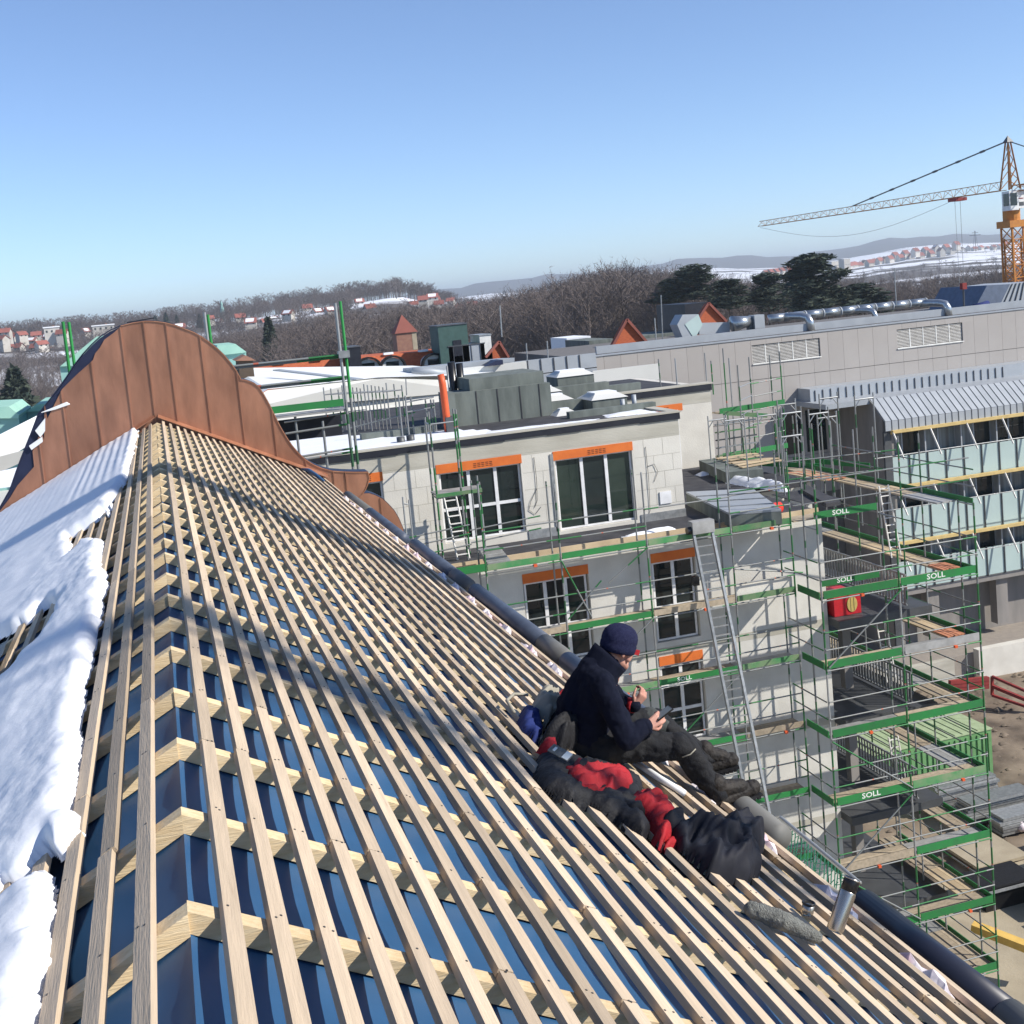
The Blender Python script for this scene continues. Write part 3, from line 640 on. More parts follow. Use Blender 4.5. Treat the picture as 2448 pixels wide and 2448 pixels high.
IN = [(-3.2, -3.05), (-2.95, -3.0), (-2.67, -2.70), (-2.53, -2.51), (-2.22, -2.22), (-2.21, -1.95), (-2.0, -1.78), (-2.03, -1.62), (-1.90, -1.42), (-1.915, -1.17), (-1.6, -.94), (-1.31, -.70), (-1.12, -.56), (-1.03, -.49), (-.98, -.38), (-.89, -.29), (-.80, -.16), (-.62, -.05), (-.5, .045)]
IN = sorted(IN); ix = [p[0] for p in IN]; iz = [p[1] for p in IN]
def ztop(x): return interp(x, ix, iz) if x < -.5 else interp(x, ox, oz)
SE = [-2.95, -2.55, -2.08, -1.615, -1.065, -.51, -.115, .26, .815, 1.38, 1.92, 2.42, 2.9]
def sheet(poly, zs=None, seam=None, name='copper_sheet'):
    mb = MB(); mb.prism([(x, YG-.012, z) for x, z in poly], (0, .020, 0))
    if seam: x, a, b = seam; mb.box(x-.009, x+.009, YG-.036, YG-.011, a, b)
    return mb.build(name, m_copper, gab)
for a, b in zip(SE[:-1], SE[1:]):
    xs = sorted(set([a, b]+[x for x in ox+ix if a < x < b]+[a+(b-a)*k/6 for k in range(7)]))
    top = [(x, ztop(x)+.004) for x in xs if ztop(x) > zroof(x)+.01]
    bot = [(x, zroof(x) if x < 2.85 else -3.6) for x, _ in top][::-1]
    if len(top) < 2: continue
    sheet(top+bot, seam=(b, zroof(b), ztop(b)) if ztop(b) > zroof(b)+.05 and b > -2.5 else None)
x1 = [x for x in ox if 2.9 < x < 3.54]
sheet([(2.9, interp(2.9, ox, oz)), (3.1, -3.01), (3.12, -3.5), (3.12, -3.75), (2.9, -3.7)], seam=(3.12, -3.7, -3.01))
sheet([(3.12, -3.012), (3.32, -3.045), (3.54, -3.07), (3.555, -3.18), (3.51, -3.30), (3.45, -3.40), (3.40, -3.45), (3.34, -3.5), (3.12, -3.75)])
sheet([(3.12, -3.75), (3.34, -3.49), (3.40, -3.452), (3.52, -3.465), (3.64, -3.52), (3.76, -3.60), (3.86, -3.72), (3.96, -3.86), (4.03, -4.02), (4.09, -4.22), (4.11, -4.45), (4.1, -4.7), (3.2, -4.7)], seam=(3.72, -4.68, -3.58))
# bright folded edge along the right crest and flashing on the roof
eb = MB(); pts = [(x, YG-.02, z+.006) for x, z in OUT if x > -.55]+[(x, YG-.02, z) for x, z in VOL[1:5]]
for p, q in zip(pts[:-1], pts[1:]): eb.bar(p, (q[0], q[1], q[2]), .03, .014)
eb.build('crest_edge', m_copperE, gab)
eb = MB(); pts = [(x, YG+.17, z+.012) for x, z in OUT]+[(x, YG+.17, z+.004) for x, z in VOL[1:13]]
for p, q in zip(pts[:-1], pts[1:]): eb.bar(p, q, .36, .016, (0, 1, 0) if abs(q[2]-p[2]) > 9 else (0, 0, 1))
eb.build('coping', m_navy, gab)
for sd in (1, -1):
    fb = MB(); fb.prism([PS(0, 22.45, .06, sd, False), PS(3.2, 22.45, .06, sd, False), PS(3.2, 22.69, .09, sd, False), PS(0, 22.69, .09, sd, False)], (0, 0, .012)); fb.build('flashing', m_copperE, gab)
for P in ([(-1.98, -1.30), (-1.55, -1.17), (-1.50, -1.21), (-1.75, -1.27)], [(-2.12, -1.60), (-1.93, -1.40), (-1.96, -1.62), (-2.05, -1.72)], [(-2.25, -1.85), (-2.02, -1.72), (-2.02, -1.8), (-2.22, -1.92)]):
    MB().prism([(x, YG-.05, z) for x, z in P], (0, .012, .01)).build('torn_foil', m_whiteroof, gab)
# crumpled blue membrane scrap at the foot of the gable
o = MB().path([PS(3.0, 22.3, .06), PS(3.1, 22.1, .09), PS(3.2, 21.7, .08), PS(3.3, 21.3, .06)], [.02, .04, .035, .015], 8).build('membrane_scrap', m_memb, None, True); props(o, 'crumpled blue membrane roll lying at the right foot of the copper gable', 'membrane')
o = MB().bar(at(303, 771, Y=22.95), at(368, 760, Y=22.95), .03, .02).build('crest_rod', m_black); props(o, 'thin dark rod sticking out over the crest of the copper gable', 'rod')
# ================================================================== THE APARTMENT BUILDING UNDER CONSTRUCTION
bld = thing('apartment_building', 'unfinished pale block apartment building with orange shutter boxes and a set back penthouse', 'building', (12, 36, G))
YW, YP, YQ, ZT = 32.2, 34.2, 42.7, -7.22
def wall_with_holes(x0, x1, z0, z1, y, th, holes, m, name='wall'):
    """wall in the XZ plane with real openings (x0,x1,z0,z1)"""
    xs = sorted(set([x0, x1]+[h[i] for h in holes for i in (0, 1)])); zs = sorted(set([z0, z1]+[h[i] for h in holes for i in (2, 3)])); mb = MB()
    for a, b in zip(xs[:-1], xs[1:]):
        run = None
        for c, d in zip(zs[:-1], zs[1:]):
            solid = not any(h[0] <= (a+b)/2 <= h[1] and h[2] <= (c+d)/2 <= h[3] for h in holes)
            if solid: run = (run[0], d) if run else (c, d)
            if (not solid or d == zs[-1]) and run: mb.box(a, b, y, y+th, *run); run = None
    return mb.build(name, m, bld)
def window(x0, x1, z0, z1, y, cols, rows=(), parent=None, glass=None, f=.055, label=None, name='window'):
    """frame with mullions at cols / rows (fractions) and one pane object per light"""
    mb = MB(); mb.box(x0, x0+f, y, y+.08, z0, z1).box(x1-f, x1, y, y+.08, z0, z1).box(x0+f, x1-f, y, y+.08, z0, z0+f).box(x0+f, x1-f, y, y+.08, z1-f, z1)
    cx = [x0+f]+[v for c in cols for v in (x0+(x1-x0)*c-f*.9, x0+(x1-x0)*c+f*.9)]+[x1-f]
    rz = [z0+f]+[v for r in rows for v in (z0+(z1-z0)*r-f*.8, z0+(z1-z0)*r+f*.8)]+[z1-f]
    for i in range(1, len(cx)-1, 2): mb.box(cx[i], cx[i+1], y-.006, y+.07, z0+f, z1-f)
    for j in range(1, len(rz)-1, 2):
        for i in range(0, len(cx), 2): mb.box(cx[i], cx[i+1], y-.003, y+.075, rz[j], rz[j+1])
    w = mb.build(name, m_frame, parent or bld)
    if label: w['label'] = label
    for i in range(0, len(cx), 2):
        for j in range(0, len(rz), 2):
            g = glass[(i//2) % len(glass)] if glass else m_glass
            box('pane', (cx[i], cx[i+1], y+.03, y+.05, rz[j], rz[j+1]), g, w)
    return w
def shutter_box(x0, x1, z, y, h=.26, ink=True):
    o = box('shutter_box', (x0, x1, y-.02, y+.25, z-h, z), m_orange, bld)
    if ink:
        c = x0+(x1-x0)*.55; mb = MB()
        for r in range(3):
            for k in range(5): mb.box(c-.30+.12*k, c-.30+.12*k+.085, y-.026, y-.02, z-h*.42-r*.05, z-h*.42-r*.05+.022)
        mb.build('printed_label', m_ink, o)
    return o
# lower storeys
holes = []
FL = [-7.74, -10.77, -13.80, -16.83, -19.86]
for z in FL:
    holes += [(8.97, 10.90, z-2.62, z), (12.80, 14.17, z-2.62, z), (5.2, 6.6, z-2.62, z)]
wall_with_holes(-2.0, 18.15, G, -7.42, YW, .36, holes, m_wallg)
box('slab_edge', (-2.0, 18.16, YW-.012, YW+.4, -7.42, -7.26), m_conc, bld)
for k, z in enumerate(FL[1:]): box('slab_band', (-2.0, 18.155, YW-.004, YW+.02, z+.02, z+.25), m_conc, bld)
for z in FL:
    for (a, b, c) in ((8.97, 10.90, (.33, .66)), (12.80, 14.17, (.5,)), (5.2, 6.6, (.5,))):
        shutter_box(a, b, z, YW, .27, ink=False)
        window(a+.05, b-.05, z-2.6, z-.28, YW+.10, c, (.42,) if a != 12.80 else (.4, .72) if z < -10 else (.42,))
MB().box(18.15, 18.30, YW, 48, G, -7.4).build('side_wall', m_wallg, bld)
# terrace
box('terrace_floor', (-2.0, 18.2, YW+.02, 48, -7.40, ZT), m_dark, bld)
box('edge_board', (-2.0, 18.2, YW-.05, YW-.012, -7.30, -7.14), m_plank, bld)
box('terrace_floor', (18.2, 20.4, 36.9, 48, -7.40, ZT), m_dark, bld)
# penthouse
PW = [(5.68-1.2, 5.72, -6.9, -4.92), (7.35, 9.80, -6.98, -4.92), (10.85, 13.28, -7.12, -4.98)]
wall_with_holes(-2.0, 14.85, ZT, -4.72, YP, .34, PW, m_render, 'penthouse_wall')
box('penthouse_band', (-2.0, 14.852, YP-.006, YP+.34, -4.66, -4.16), m_conc, bld)
wall_with_holes(-2.0, 14.851, -4.73, -4.655, YP-.002, .34, [], m_conc, 'penthouse_band')
box('penthouse_side_wall', (14.53, 14.85, YP+.34, 46, ZT, -4.16), m_render, bld)
for (a, b, c, d) in PW[:1]: window(a, b, c, d, YP+.1, (.5,), (.55,))
window(7.36, 9.79, -6.97, -4.93, YP+.10, (.36, .69), (.46,), glass=[m_glass, m_glass, m_glass])
window(10.86, 13.27, -7.11, -4.99, YP+.10, (.345, .665), (), glass=[m_glassg, m_glass, m_glassg])
shutter_box(4.4, 5.74, -4.66, YP); shutter_box(7.28, 9.84, -4.68, YP); shutter_box(10.80, 13.31, -4.74, YP)
box('window_reveal', (10.70, 10.80, YP-.03, YP+.1, -7.1, -4.8), m_galv, bld)
mb = MB(); R = random.Random(4); x = -2.0
while x < 14.9:
    w = R.uniform(.5, 1.4); mb.box(x, min(x+w, 14.9), YP-.045, YP+.02, -4.16-R.uniform(.0, .035)-.055, -4.045); x += w
mb.build('parapet_felt', m_black, bld)
box('parapet_cap', (-2.0, 14.95, YP-.06, YP+.30, -4.045, -4.0), m_conc, bld)
box('parapet_cap', (14.62, 14.95, YP+.30, 41.5, -4.045, -4.0), m_conc, bld)
box('penthouse_roof', (-2.0, 14.6, YP+.30, 48, -4.3, -4.06), m_dark, bld)
box('baseboard', (13.4, 14.86, YP-.03, YP-.006, ZT, -6.98), m_galv, bld); box('baseboard', (9.85, 10.78, YP-.03, YP-.006, ZT, -6.96), m_galv, bld)
box('vent_board', (14.05, 14.42, YP-.035, YP-.006, -6.75, -6.38), m_frame, bld)
mb = MB()
for (x, z0, z1) in ((10.22, -6.1, -4.82), (13.72, -6.9, -4.95)): mb.path([(x, YP-.02, z1), (x+.015, YP-.03, (z0+z1)/2), (x-.02, YP-.02, z0), (x-.12, YP-.02, z0-.2)], .008, 5)
mb.path([(10.22, YP-.02, -5.75), (10.0, YP-.03, -6.1), (9.92, YP-.02, -6.35), (10.1, YP-.02, -6.5), (10.3, YP-.02, -6.3)], .008, 5)
mb.path([(13.74, YP-.02, -5.55), (13.95, YP-.03, -5.5), (14.05, YP-.03, -5.75), (13.9, YP-.02, -6.05)], .007, 5); mb.build('loose_cable', m_steel, bld)
# joints of the big wall blocks, laid as fine recessed-looking ribs of mortar
mb = MB()
for k, z in enumerate((-5.25, -5.75, -6.25, -6.75)):
    for (a, b) in ((5.75, 7.3), (9.86, 10.68), (13.36, 14.84)):
        mb.box(a, b, YP-.004, YP+.01, z-.006, z+.006)
        x = a+.3+(k % 2)*.3
        while x < b: mb.box(x-.005, x+.005, YP-.0035, YP+.01, z, z+.5 if z+.5 < -4.75 else -4.75); x += .62
mb.build('mortar_joint', m_conc, bld, kind='stuff')
# second, farther penthouse block to the right
box('penthouse_wall', (14.9, 19.95, YQ, YQ+.34, ZT, -4.8), m_render, bld)
box('penthouse_band', (14.9, 19.952, YQ-.006, YQ+.34, -4.8, -4.2), m_conc, bld); box('penthouse_side_wall', (19.6, 19.95, YQ+.34, 50, ZT, -4.2), m_render, bld)
box('parapet_felt', (14.9, 20.0, YQ-.05, YQ+.3, -4.36, -4.12), m_black, bld); box('parapet_cap', (14.9, 20.05, YQ-.06, YQ+.5, -4.12, -4.07), m_conc, bld)
box('penthouse_roof', (14.9, 19.6, YQ+.3, 50, -4.4, -4.2), m_dark, bld)
window(17.2, 18.55, ZT+.05, -4.95, YQ-.03, (), (), glass=[m_glassg]); shutter_box(16.9, 18.75, -4.72, YQ, .27)
# plant, kerbs and rooflights on the penthouse roof
box('plant_wall', (8.85, 12.1, 37.9, 39.2, -4.16, -3.0), m_felt, bld); box('plant_wall', (9.5, 12.0, 38.2, 40.5, -3.0, -2.62), m_felt, bld)
for x in (9.6, 10.3, 11.05, 11.7): box('felt_seam', (x, x+.03, 37.885, 37.9, -4.16, -3.0), m_dark, bld)
box('plant_wall', (8.55, 8.85, 37.6, 38.6, -4.16, -2.95), m_felt, bld)
for (a, b, c, d, z) in ((12.1, 15.0, 36.2, 36.5, -3.86), (12.1, 14.2, 38.4, 38.7, -3.7), (5.7, 8.0, 37.0, 37.35, -3.83), (14.2, 17.6, 43.8, 44.1, -3.85), (12.0, 15.5, 41.6, 42.0, -3.5)): box('roof_kerb', (a, b, c, d, -4.22, z), m_felt, bld)
for (x0, x1, y0, y1, z0, z1) in ((13.35, 14.55, 37.5, 38.9, -4.16, -3.55), (12.2, 13.05, 38.6, 39.6, -4.16, -3.52), (12.3, 13.2, 40.2, 41.3, -4.16, -3.35), (13.8, 15.2, 42.3, 43.6, -4.16, -3.05), (12.05, 12.8, 37.3, 38.2, -4.16, -3.9)):
    k = box('rooflight', (x0, x1, y0, y1, z0, z1-.16), m_felt, bld); MB().add([(x0-.04,y0-.04,z1-.16),(x1+.04,y0-.04,z1-.16),(x1+.04,y1+.04,z1-.16),(x0-.04,y1+.04,z1-.16),(x0+.2,y0+.3,z1),(x1-.2,y0+.3,z1),(x1-.2,y1-.3,z1),(x0+.2,y1-.3,z1)], [(0,3,2,1),(4,5,6,7),(0,1,5,4),(1,2,6,5),(2,3,7,6),(3,0,4,7)]).build('rooflight_lid', m_paleclad, k)
    box('snow_cap', (x0+.22, x1-.22, y0+.32, y1-.32, z1, z1+.045), m_snow, k)
for (x, y, z, r, m) in ((14.15, 36.9, -3.72, .075, m_zinc), (14.55, 36.9, -3.62, .075, m_zinc), (6.55, 35.2, -3.86, .12, m_steel), (6.85, 35.25, -3.84, .12, m_steel), (9.35, 39.8, -2.1, .13, m_plastic), (9.62, 39.8, -2.16, .12, m_plastic), (9.15, 39.6, -2.2, .03, m_galv), (9.95, 39.0, -2.75, .035, m_rod)):
    MB().tube((x, y, -4.2), (x, y, z), r, 12).build('vent_pipe', m, bld, True)
MB().path([(8.25, 36.3, -4.16), (8.22, 36.3, -3.5), (8.2, 36.3, -2.55), (8.17, 36.3, -2.25)], [.13, .11, .11, .10], 12).build('vent_hose', m_tag, bld, True)
box('hose_base', (8.15, 8.45, 36.1, 36.5, -4.16, -3.55), m_steel, bld)
def snowpatch(name, label, pts, z, h, n=3, group=None, seed=1):
    """low lumpy heap over a polygon (x,y)"""
    xs = [p[0] for p in pts]; ys_ = [p[1] for p in pts]; nx, ny = 26, 26; V = []; T = []
    for j in range(ny+1):
        for i in range(nx+1):
            x = min(xs)-.1+(max(xs)-min(xs)+.2)*i/nx; y = min(ys_)-.1+(max(ys_)-min(ys_)+.2)*j/ny
            d = -pdist(x, y, pts)+.10*NZ(Vector((x*2.5+seed, y*2.5, seed))); k = min(1, max(0, d/.35)); T.append(d > -.02); V.append((x, y, z+.005+h*math.sqrt(k)*(1+.5*NZ(Vector((x*2, y*2, seed))))))
    f = [(j*(nx+1)+i, j*(nx+1)+i+1, (j+1)*(nx+1)+i+1, (j+1)*(nx+1)+i) for j in range(ny) for i in range(nx) if any(T[q] for q in (j*(nx+1)+i, j*(nx+1)+i+1, (j+1)*(nx+1)+i+1, (j+1)*(nx+1)+i))]
    return props(npmesh(name, V, f, m_snow, smooth=True), label, 'snow', group)
snowpatch('snow_patch', 'flat white snow sheet on the penthouse roof behind the two short black vents', [(1.5, 34.55), (8.9, 34.55), (9.3, 35.6), (8.4, 37.2), (6.9, 37.0), (5.4, 39.5), (1.5, 40)], -4.06, .05)
snowpatch('snow_patch', 'thin tongue of snow along the roof edge in front of the green felt plant box', [(8.8, 34.55), (12.2, 34.6), (12.6, 35.2), (11.2, 35.4), (9.2, 35.5)], -4.06, .04, seed=4)
snowpatch('snow_patch', 'snow in the corner of the penthouse roof by the two short zinc pipes', [(13.0, 35.2), (14.5, 34.9), (14.5, 36.2), (13.2, 36.0)], -4.06, .06, seed=6)
snowpatch('snow_patch', 'snow on the roof of the farther penthouse block', [(15.2, 43.1), (18.9, 43.1), (19.3, 43.7), (17, 43.6)], -4.2, .07, seed=8)
snowpatch('snow_pile', 'lumpy shovelled heap of snow on the terrace beside the green scaffold posts', [(18.35, 38.6), (18.9, 38.7), (19.35, 36.2), (19.0, 35.5), (18.75, 36.4)], ZT, .30, seed=3)
snowpatch('snow_pile', 'strip of snow along the terrace edge below the three pane window', [(12.15, 32.3), (13.75, 32.35), (13.7, 32.75), (12.2, 32.6)], ZT, .16, seed=5)
snowpatch('snow_pile', 'tiny lump of snow on the dark terrace left of the grey roof curb', [(18.35, 40.6), (18.75, 40.7), (18.7, 41.1), (18.3, 41.0)], ZT, .14, seed=7)
# terrace goods
t = thing('skylight', 'large flat grey glass skylight on the dark terrace, seen above the ladder', 'skylight', (17, 35, ZT))
P = [at(1640, 1180, Z=-6.85), at(1800, 1172, Z=-6.85), at(1868, 1222, Z=-6.85), at(1745, 1232, Z=-6.85)]
MB().prism([tuple(p) for p in P], (0, 0, .06)).build('glass_lid', m_zinc, t); MB().prism([(p.x, p.y, ZT) for p in P], (0, 0, .36)).build('kerb', m_felt, t)
for k in (1, 2, 3):
    a = P[0].lerp(P[3], k/4); b = P[1].lerp(P[2], k/4); MB().bar(a+Vector((0, 0, .07)), b+Vector((0, 0, .07)), .05, .03).build('glazing_bar', m_galv, t)
t = thing('roof_curb', 'long grey felt covered curb with boards stacked on it, at the back of the terrace', 'curb', (19.3, 40, ZT))
MB().prism([(18.9, 41.9, ZT), (18.35, 38.5, ZT), (19.6, 38.2, ZT), (20.3, 41.9, ZT)], (0, 0, .38)).build('curb_body', m_felt, t)
MB().box(18.4, 19.6, 33.2, 35.4, ZT, ZT+.02).prism([(19.2, 34.8, ZT), (18.6, 32.4, ZT), (19.1, 32.4, ZT), (20.0, 36.5, ZT)], (0, 0, .12)).build('felt_strip', m_dark, t)
R = random.Random(2)
for k in range(7):
    y = 38.9+.42*k; o = MB().bar((19.1+.05*k, y, ZT+.42+.02*(k % 3)), (20.9, y+R.uniform(-.3, .3), ZT+.42+.02*(k % 3)), .24, .03).build('loose_plank', m_plank)
    props(o, 'weathered plank lying on the grey curb at the back of the terrace', 'plank', 'boards laid on the roof curb')
t = thing('insulation_roll', 'bright red film wrapped package lying on the terrace edge under the skylight', 'package', (16.7, 32.45, ZT))
MB().path([(16.0, 32.5, ZT+.16), (16.6, 32.52, ZT+.17), (17.2, 32.6, ZT+.17)], [.15, .17, .16], 14).build('film_wrap', M('bright red film', (.75, .05, .03), r=.3, bump=.3, bscale=9), t, True); MB().tube((16.55, 32.51, ZT+.17), (16.6, 32.52, ZT+.17), .176, 14).build('strap', m_blk, t)
# balconies on the east side
for k, z in enumerate((-10.48, -13.52, -16.55, -19.6)):
    box('balcony_slab', (18.3, 21.45, 31.55, 37.5, z-.24, z), m_steel, bld)
    for (x, y) in ((19.45, 33.4), (19.45, 36.9)): box('balcony_column', (x, x+.28, y, y+.28, z-3.0+.2 if k else z-2.8, z-.24), m_concD, bld)
    if k < 3:
        n0 = MB(); n0.bar((20.7, 31.7, z+1.0), (20.7, 37.4, z+1.0), .05, .05).bar((20.7, 31.7, z+.08), (20.7, 37.4, z+.08), .04, .04); rl = n0.build('balcony_railing', m_galv, bld)
        for q in range(34): box('baluster', (20.69, 20.71, 31.75+.165*q, 31.83+.165*q, z+.1, z+.98), m_galv, rl)
box('recess_wall', (18.3, 21.0, 37.5, 37.7, G, -7.4), m_wallg, bld)
t = thing('insulation_pack', 'red wrapped pack on the dark balcony slab, yellow wool showing in an oval', 'package', (18.9, 32.6, -10.48))
MB().box(18.42, 19.32, 32.0, 33.1, -10.47, -9.86).build('wrap', m_pack, t)
MB().lathe([(.215, 0), (.215, .02)], (19.02, 32.0, -10.16), (0, -1, 0), 20, .8, 1.1, (1, 0, 0)).build('wool_face', m_wool, t)
for dx in (-.06, .05): box('wool_joint', (19.02+dx, 19.03+dx, 31.975, 31.99, -10.36, -9.96), m_dark, t)
for k in range(3):
    o = box('pink_board', (18.5+.2*k, 19.9+.2*k, 33.8+.5*k, 34.2+.5*k, -7.2-3.28, -7.2-3.18), m_brick); props(o, 'pinkish insulation board lying on the balcony slab behind the red wool pack', 'board', 'boards on the balcony')
# ladder hoist leaning on the terrace edge
t = thing('ladder_hoist', 'long aluminium ladder hoist with two rails leaning against the terrace edge', 'ladder', (14.4, 29.5, -18))
a0, a1 = Vector((13.66, 31.1, -6.85)), Vector((14.02, 28.6, -18)); b0, b1 = Vector((14.22, 31.1, -6.85)), Vector((14.62, 28.6, -18))
for p, q in ((a0, a1), (b0, b1)): MB().bar(p, q, .07, .10, (0, -1, 0)).build('rail', m_galv, t)
for k in range(46):
    f = (k+.5)/46; MB().bar(a0.lerp(a1, f), b0.lerp(b1, f), .035, .03).build('rung', m_galv, t)
MB().box(13.62, 14.28, 30.95, 31.25, -7.1, -6.75).build('head_unit', m_deckm, t); MB().tube((13.5, 31.1, -7.0), (13.62, 31.1, -7.0), .11, 14).build('pulley', m_plastic, t)
MB().box(13.55, 13.72, 31.0, 31.2, -8.55, -8.3).build('motor', m_plastic, t)
# ================================================================== SCAFFOLDS
TOE = {}
def toe(p, q, h, parent, m, text=None, name='toe_board'):
    p = Vector(p); q = Vector(q); d = q-p
    o = MB().bar(p+Vector((0, 0, h/2)), q+Vector((0, 0, h/2)), .03, h).build(name, m, parent)
    if text is not None:
        c = p.lerp(q, text)+Vector((0, 0, h*.52)); rot = FACE_S.to_4x4()
        if abs(d.y) < .2: lettering('SOLL', h*.98, m_white, Matrix.Translation(c+Vector((0, -.017, 0))) @ rot @ Matrix.Diagonal((1.25, 1, 1, 1)), o)
    return o
R5 = random.Random(11)
def deck(p, q, w, side, parent, kind=0, n=3, th=.045):
    """deck made of single boards between p and q, w wide towards 'side'"""
    p = Vector(p); q = Vector(q); sd = Vector(side).normalized()
    m = [m_deck, m_deckm, m_plank, m_brick][kind]
    for k in range(n):
        a = sd*(w*(k+.5)/n); MB().bar(p+a, q+a, w/n-.012, th).build('deck_board', m, parent)
def frame(root, p, perp, w, z0, z1, decks, m1=5, m2=6, r=.026):
    """two standards (outer at p, inner at p+perp*w) with a transom at each deck"""
    p = Vector(p); i = p+Vector(perp)*w
    for (q, m) in ((p, m1), (i, m2)):
        z = z0
        while z < z1-.1:
            zz = min(z+2.0, z1); stick('standard', (q.x, q.y, z), (q.x, q.y, zz-.004), r, root, m if R5.random() < .75 else 7); z = zz
    for z in decks: stick('transom', (p.x, p.y, z-.03), (i.x, i.y, z-.03), .022, root, 7)
def rails(root, p, q, zs, r=.021):
    for z in zs: stick('guard_rail', (p[0], p[1], z), (q[0], q[1], z), r, root)
def coupler(root, p): MB().box(p[0]-.045, p[0]+.045, p[1]-.05, p[1]+.03, p[2]-.035, p[2]+.035).build('coupler', m_tag, root)
LV = [-7.25, -9.25, -11.25, -13.25, -15.25, -17.25, -19.3, -21.4]
# facade scaffold in front of the main wall
fs = thing('facade_scaffold', 'green and silver scaffold along the window wall of the unfinished building', 'scaffold', (12, 31.5, G))
FX = [7.72, 9.82, 12.33, 14.88, 16.75]
for i, x in enumerate(FX):
    frame(fs, (x, 31.2, 0), (0, 1, 0), .72, G, -5.2 if i else -4.9, LV, 5+(i % 2), 6)
for i, (a, b) in enumerate(zip(FX[:-1], FX[1:])):
    for k, z in enumerate(LV):
        deck((a, 31.24, z), (b, 31.24, z), .66, (0, 1, 0), fs, R5.choice([0, 0, 1]))
        m = [m_greenw, m_green, m_green, m_deck][(i*2+k*3) % 4]
        if i == 3 and k == 1: m = m_greenw
        if i == 3 and k == 0: m = m_greenw
        toe((a+.04, 31.19, z), (b-.04, 31.19, z), .16, fs, m, .3 if (i, k) in ((2, 2),) else None)
        stick('ledger', (a, 31.17, z-.05), (b, 31.17, z-.05), .02, fs, 3)
        if k: rails(fs, (a, 31.17), (b, 31.17), (z+.5, z+1.0))
        elif i < 4: rails(fs, (a, 31.17), (b, 31.17), (z+.55, z+1.05) if i != 2 else (z+1.02,))
        if (i+k) % 3 == 0: coupler(fs, ((a+b)/2+.3, 31.15, z-.05))
for (a, b) in (((9.82, 31.15, -7.3), (10.53, 31.15, -8.95)), ((12.31, 31.15, -7.3), (11.1, 31.15, -8.11)), ((9.86, 31.15, -8.92), (10.9, 31.15, -8.0)), ((14.9, 31.15, -8.3), (17.0, 31.15, -8.72)), ((9.82, 31.15, -11.2), (12.3, 31.15, -9.3)), ((12.35, 31.15, -13.2), (14.85, 31.15, -11.3))): stick('brace', a, b, .022, fs)
box('insulation_board', (14.92, 16.7, 31.26, 31.34, -9.2, -8.82), m_render, None); props(bpy.data.objects['insulation_board'], 'pale board standing on edge behind the worn green toe board of the facade scaffold', 'board')
# left deck end with toe board and the stair tower on the terrace
toe((6.62, 31.19, -7.25), (7.70, 31.19, -7.25), .2, fs, m_green); deck((6.62, 31.24, -7.25), (7.7, 31.24, -7.25), .66, (0, 1, 0), fs, 0)
frame(fs, (6.62, 31.2, 0), (0, 1, 0), .72, G, -7.0, LV, 5, 6)
for k in range(9):
    o = MB().box(7.85-.02*k, 8.5-.03*k, 31.3+.02*k, 31.8, -7.2+.05*k, -7.155+.05*k).build('stacked_board', m_deckm); props(o, {0: 'lowest grey board of the small stack on the scaffold deck below the stair tower', 8: 'topmost grey board of the small stack on the scaffold deck below the stair tower'}.get(k, 'grey board in the middle of the small stack on the deck below the stair tower'), 'board', 'grey boards stacked on the scaffold deck')
st = thing('stair_tower', 'narrow scaffold stair tower with ladder and platform in front of the big penthouse window', 'scaffold', (7.5, 33, ZT))
for (x, y, zt) in ((6.93, 32.75, -3.0), (7.62, 32.75, -3.0), (7.83, 33.35, -3.08), (6.95, 33.4, -3.2), (8.15, 32.75, -5.1), (8.24, 33.3, -5.0)):
    z = -7.6
    while z < zt-.1: stick('standard', (x, y, z), (x, y, min(z+1.6, zt)), .028, st, R5.choice([5, 6, 7])); z = min(z+1.6, zt)
for z in (-5.4, -3.35): 
    for (a, b) in (((6.93, 32.75), (7.62, 32.75)), ((7.62, 32.75), (7.83, 33.35)), ((6.93, 32.75), (6.95, 33.4))): stick('transom', (*a, z), (*b, z), .022, st, 7)
deck((6.9, 32.72, -5.3), (8.2, 32.72, -5.3), .68, (0, 1, 0), st, 1, 3, .05); MB().bar((6.9, 32.7, -5.33), (8.2, 32.7, -5.33), .03, .10).build('platform_edge', m_greenw, st)
for dx in (0, .34): MB().bar((7.10+dx, 32.72, -5.3), (7.35+dx, 32.85, -7.2), .045, .03).build('ladder_rail', m_rod, st)
for k in range(8): MB().bar((7.12+.031*k, 32.74, -5.5-.22*k), (7.46+.031*k, 32.74, -5.5-.22*k), .03, .03).build('ladder_rung', m_rod, st)
for z in (-6.3, -6.55, -6.85): stick('guard_rail', (5.95, 32.7, z-.06), (7.75, 32.7, z+.06), .021, st)
for z in (-6.4, -6.75): stick('guard_rail', (7.75, 32.7, z), (9.8, 32.7, z+.12), .02, st)
for (x, t_) in ((5.97, -5.22), (6.13, -5.32)): stick('standard', (x, 32.7, -7.2), (x, 32.7, t_), .024, st, 7)
stick('transom', (5.97, 32.7, -5.4), (6.13, 32.7, -5.45), .02, st, 7)
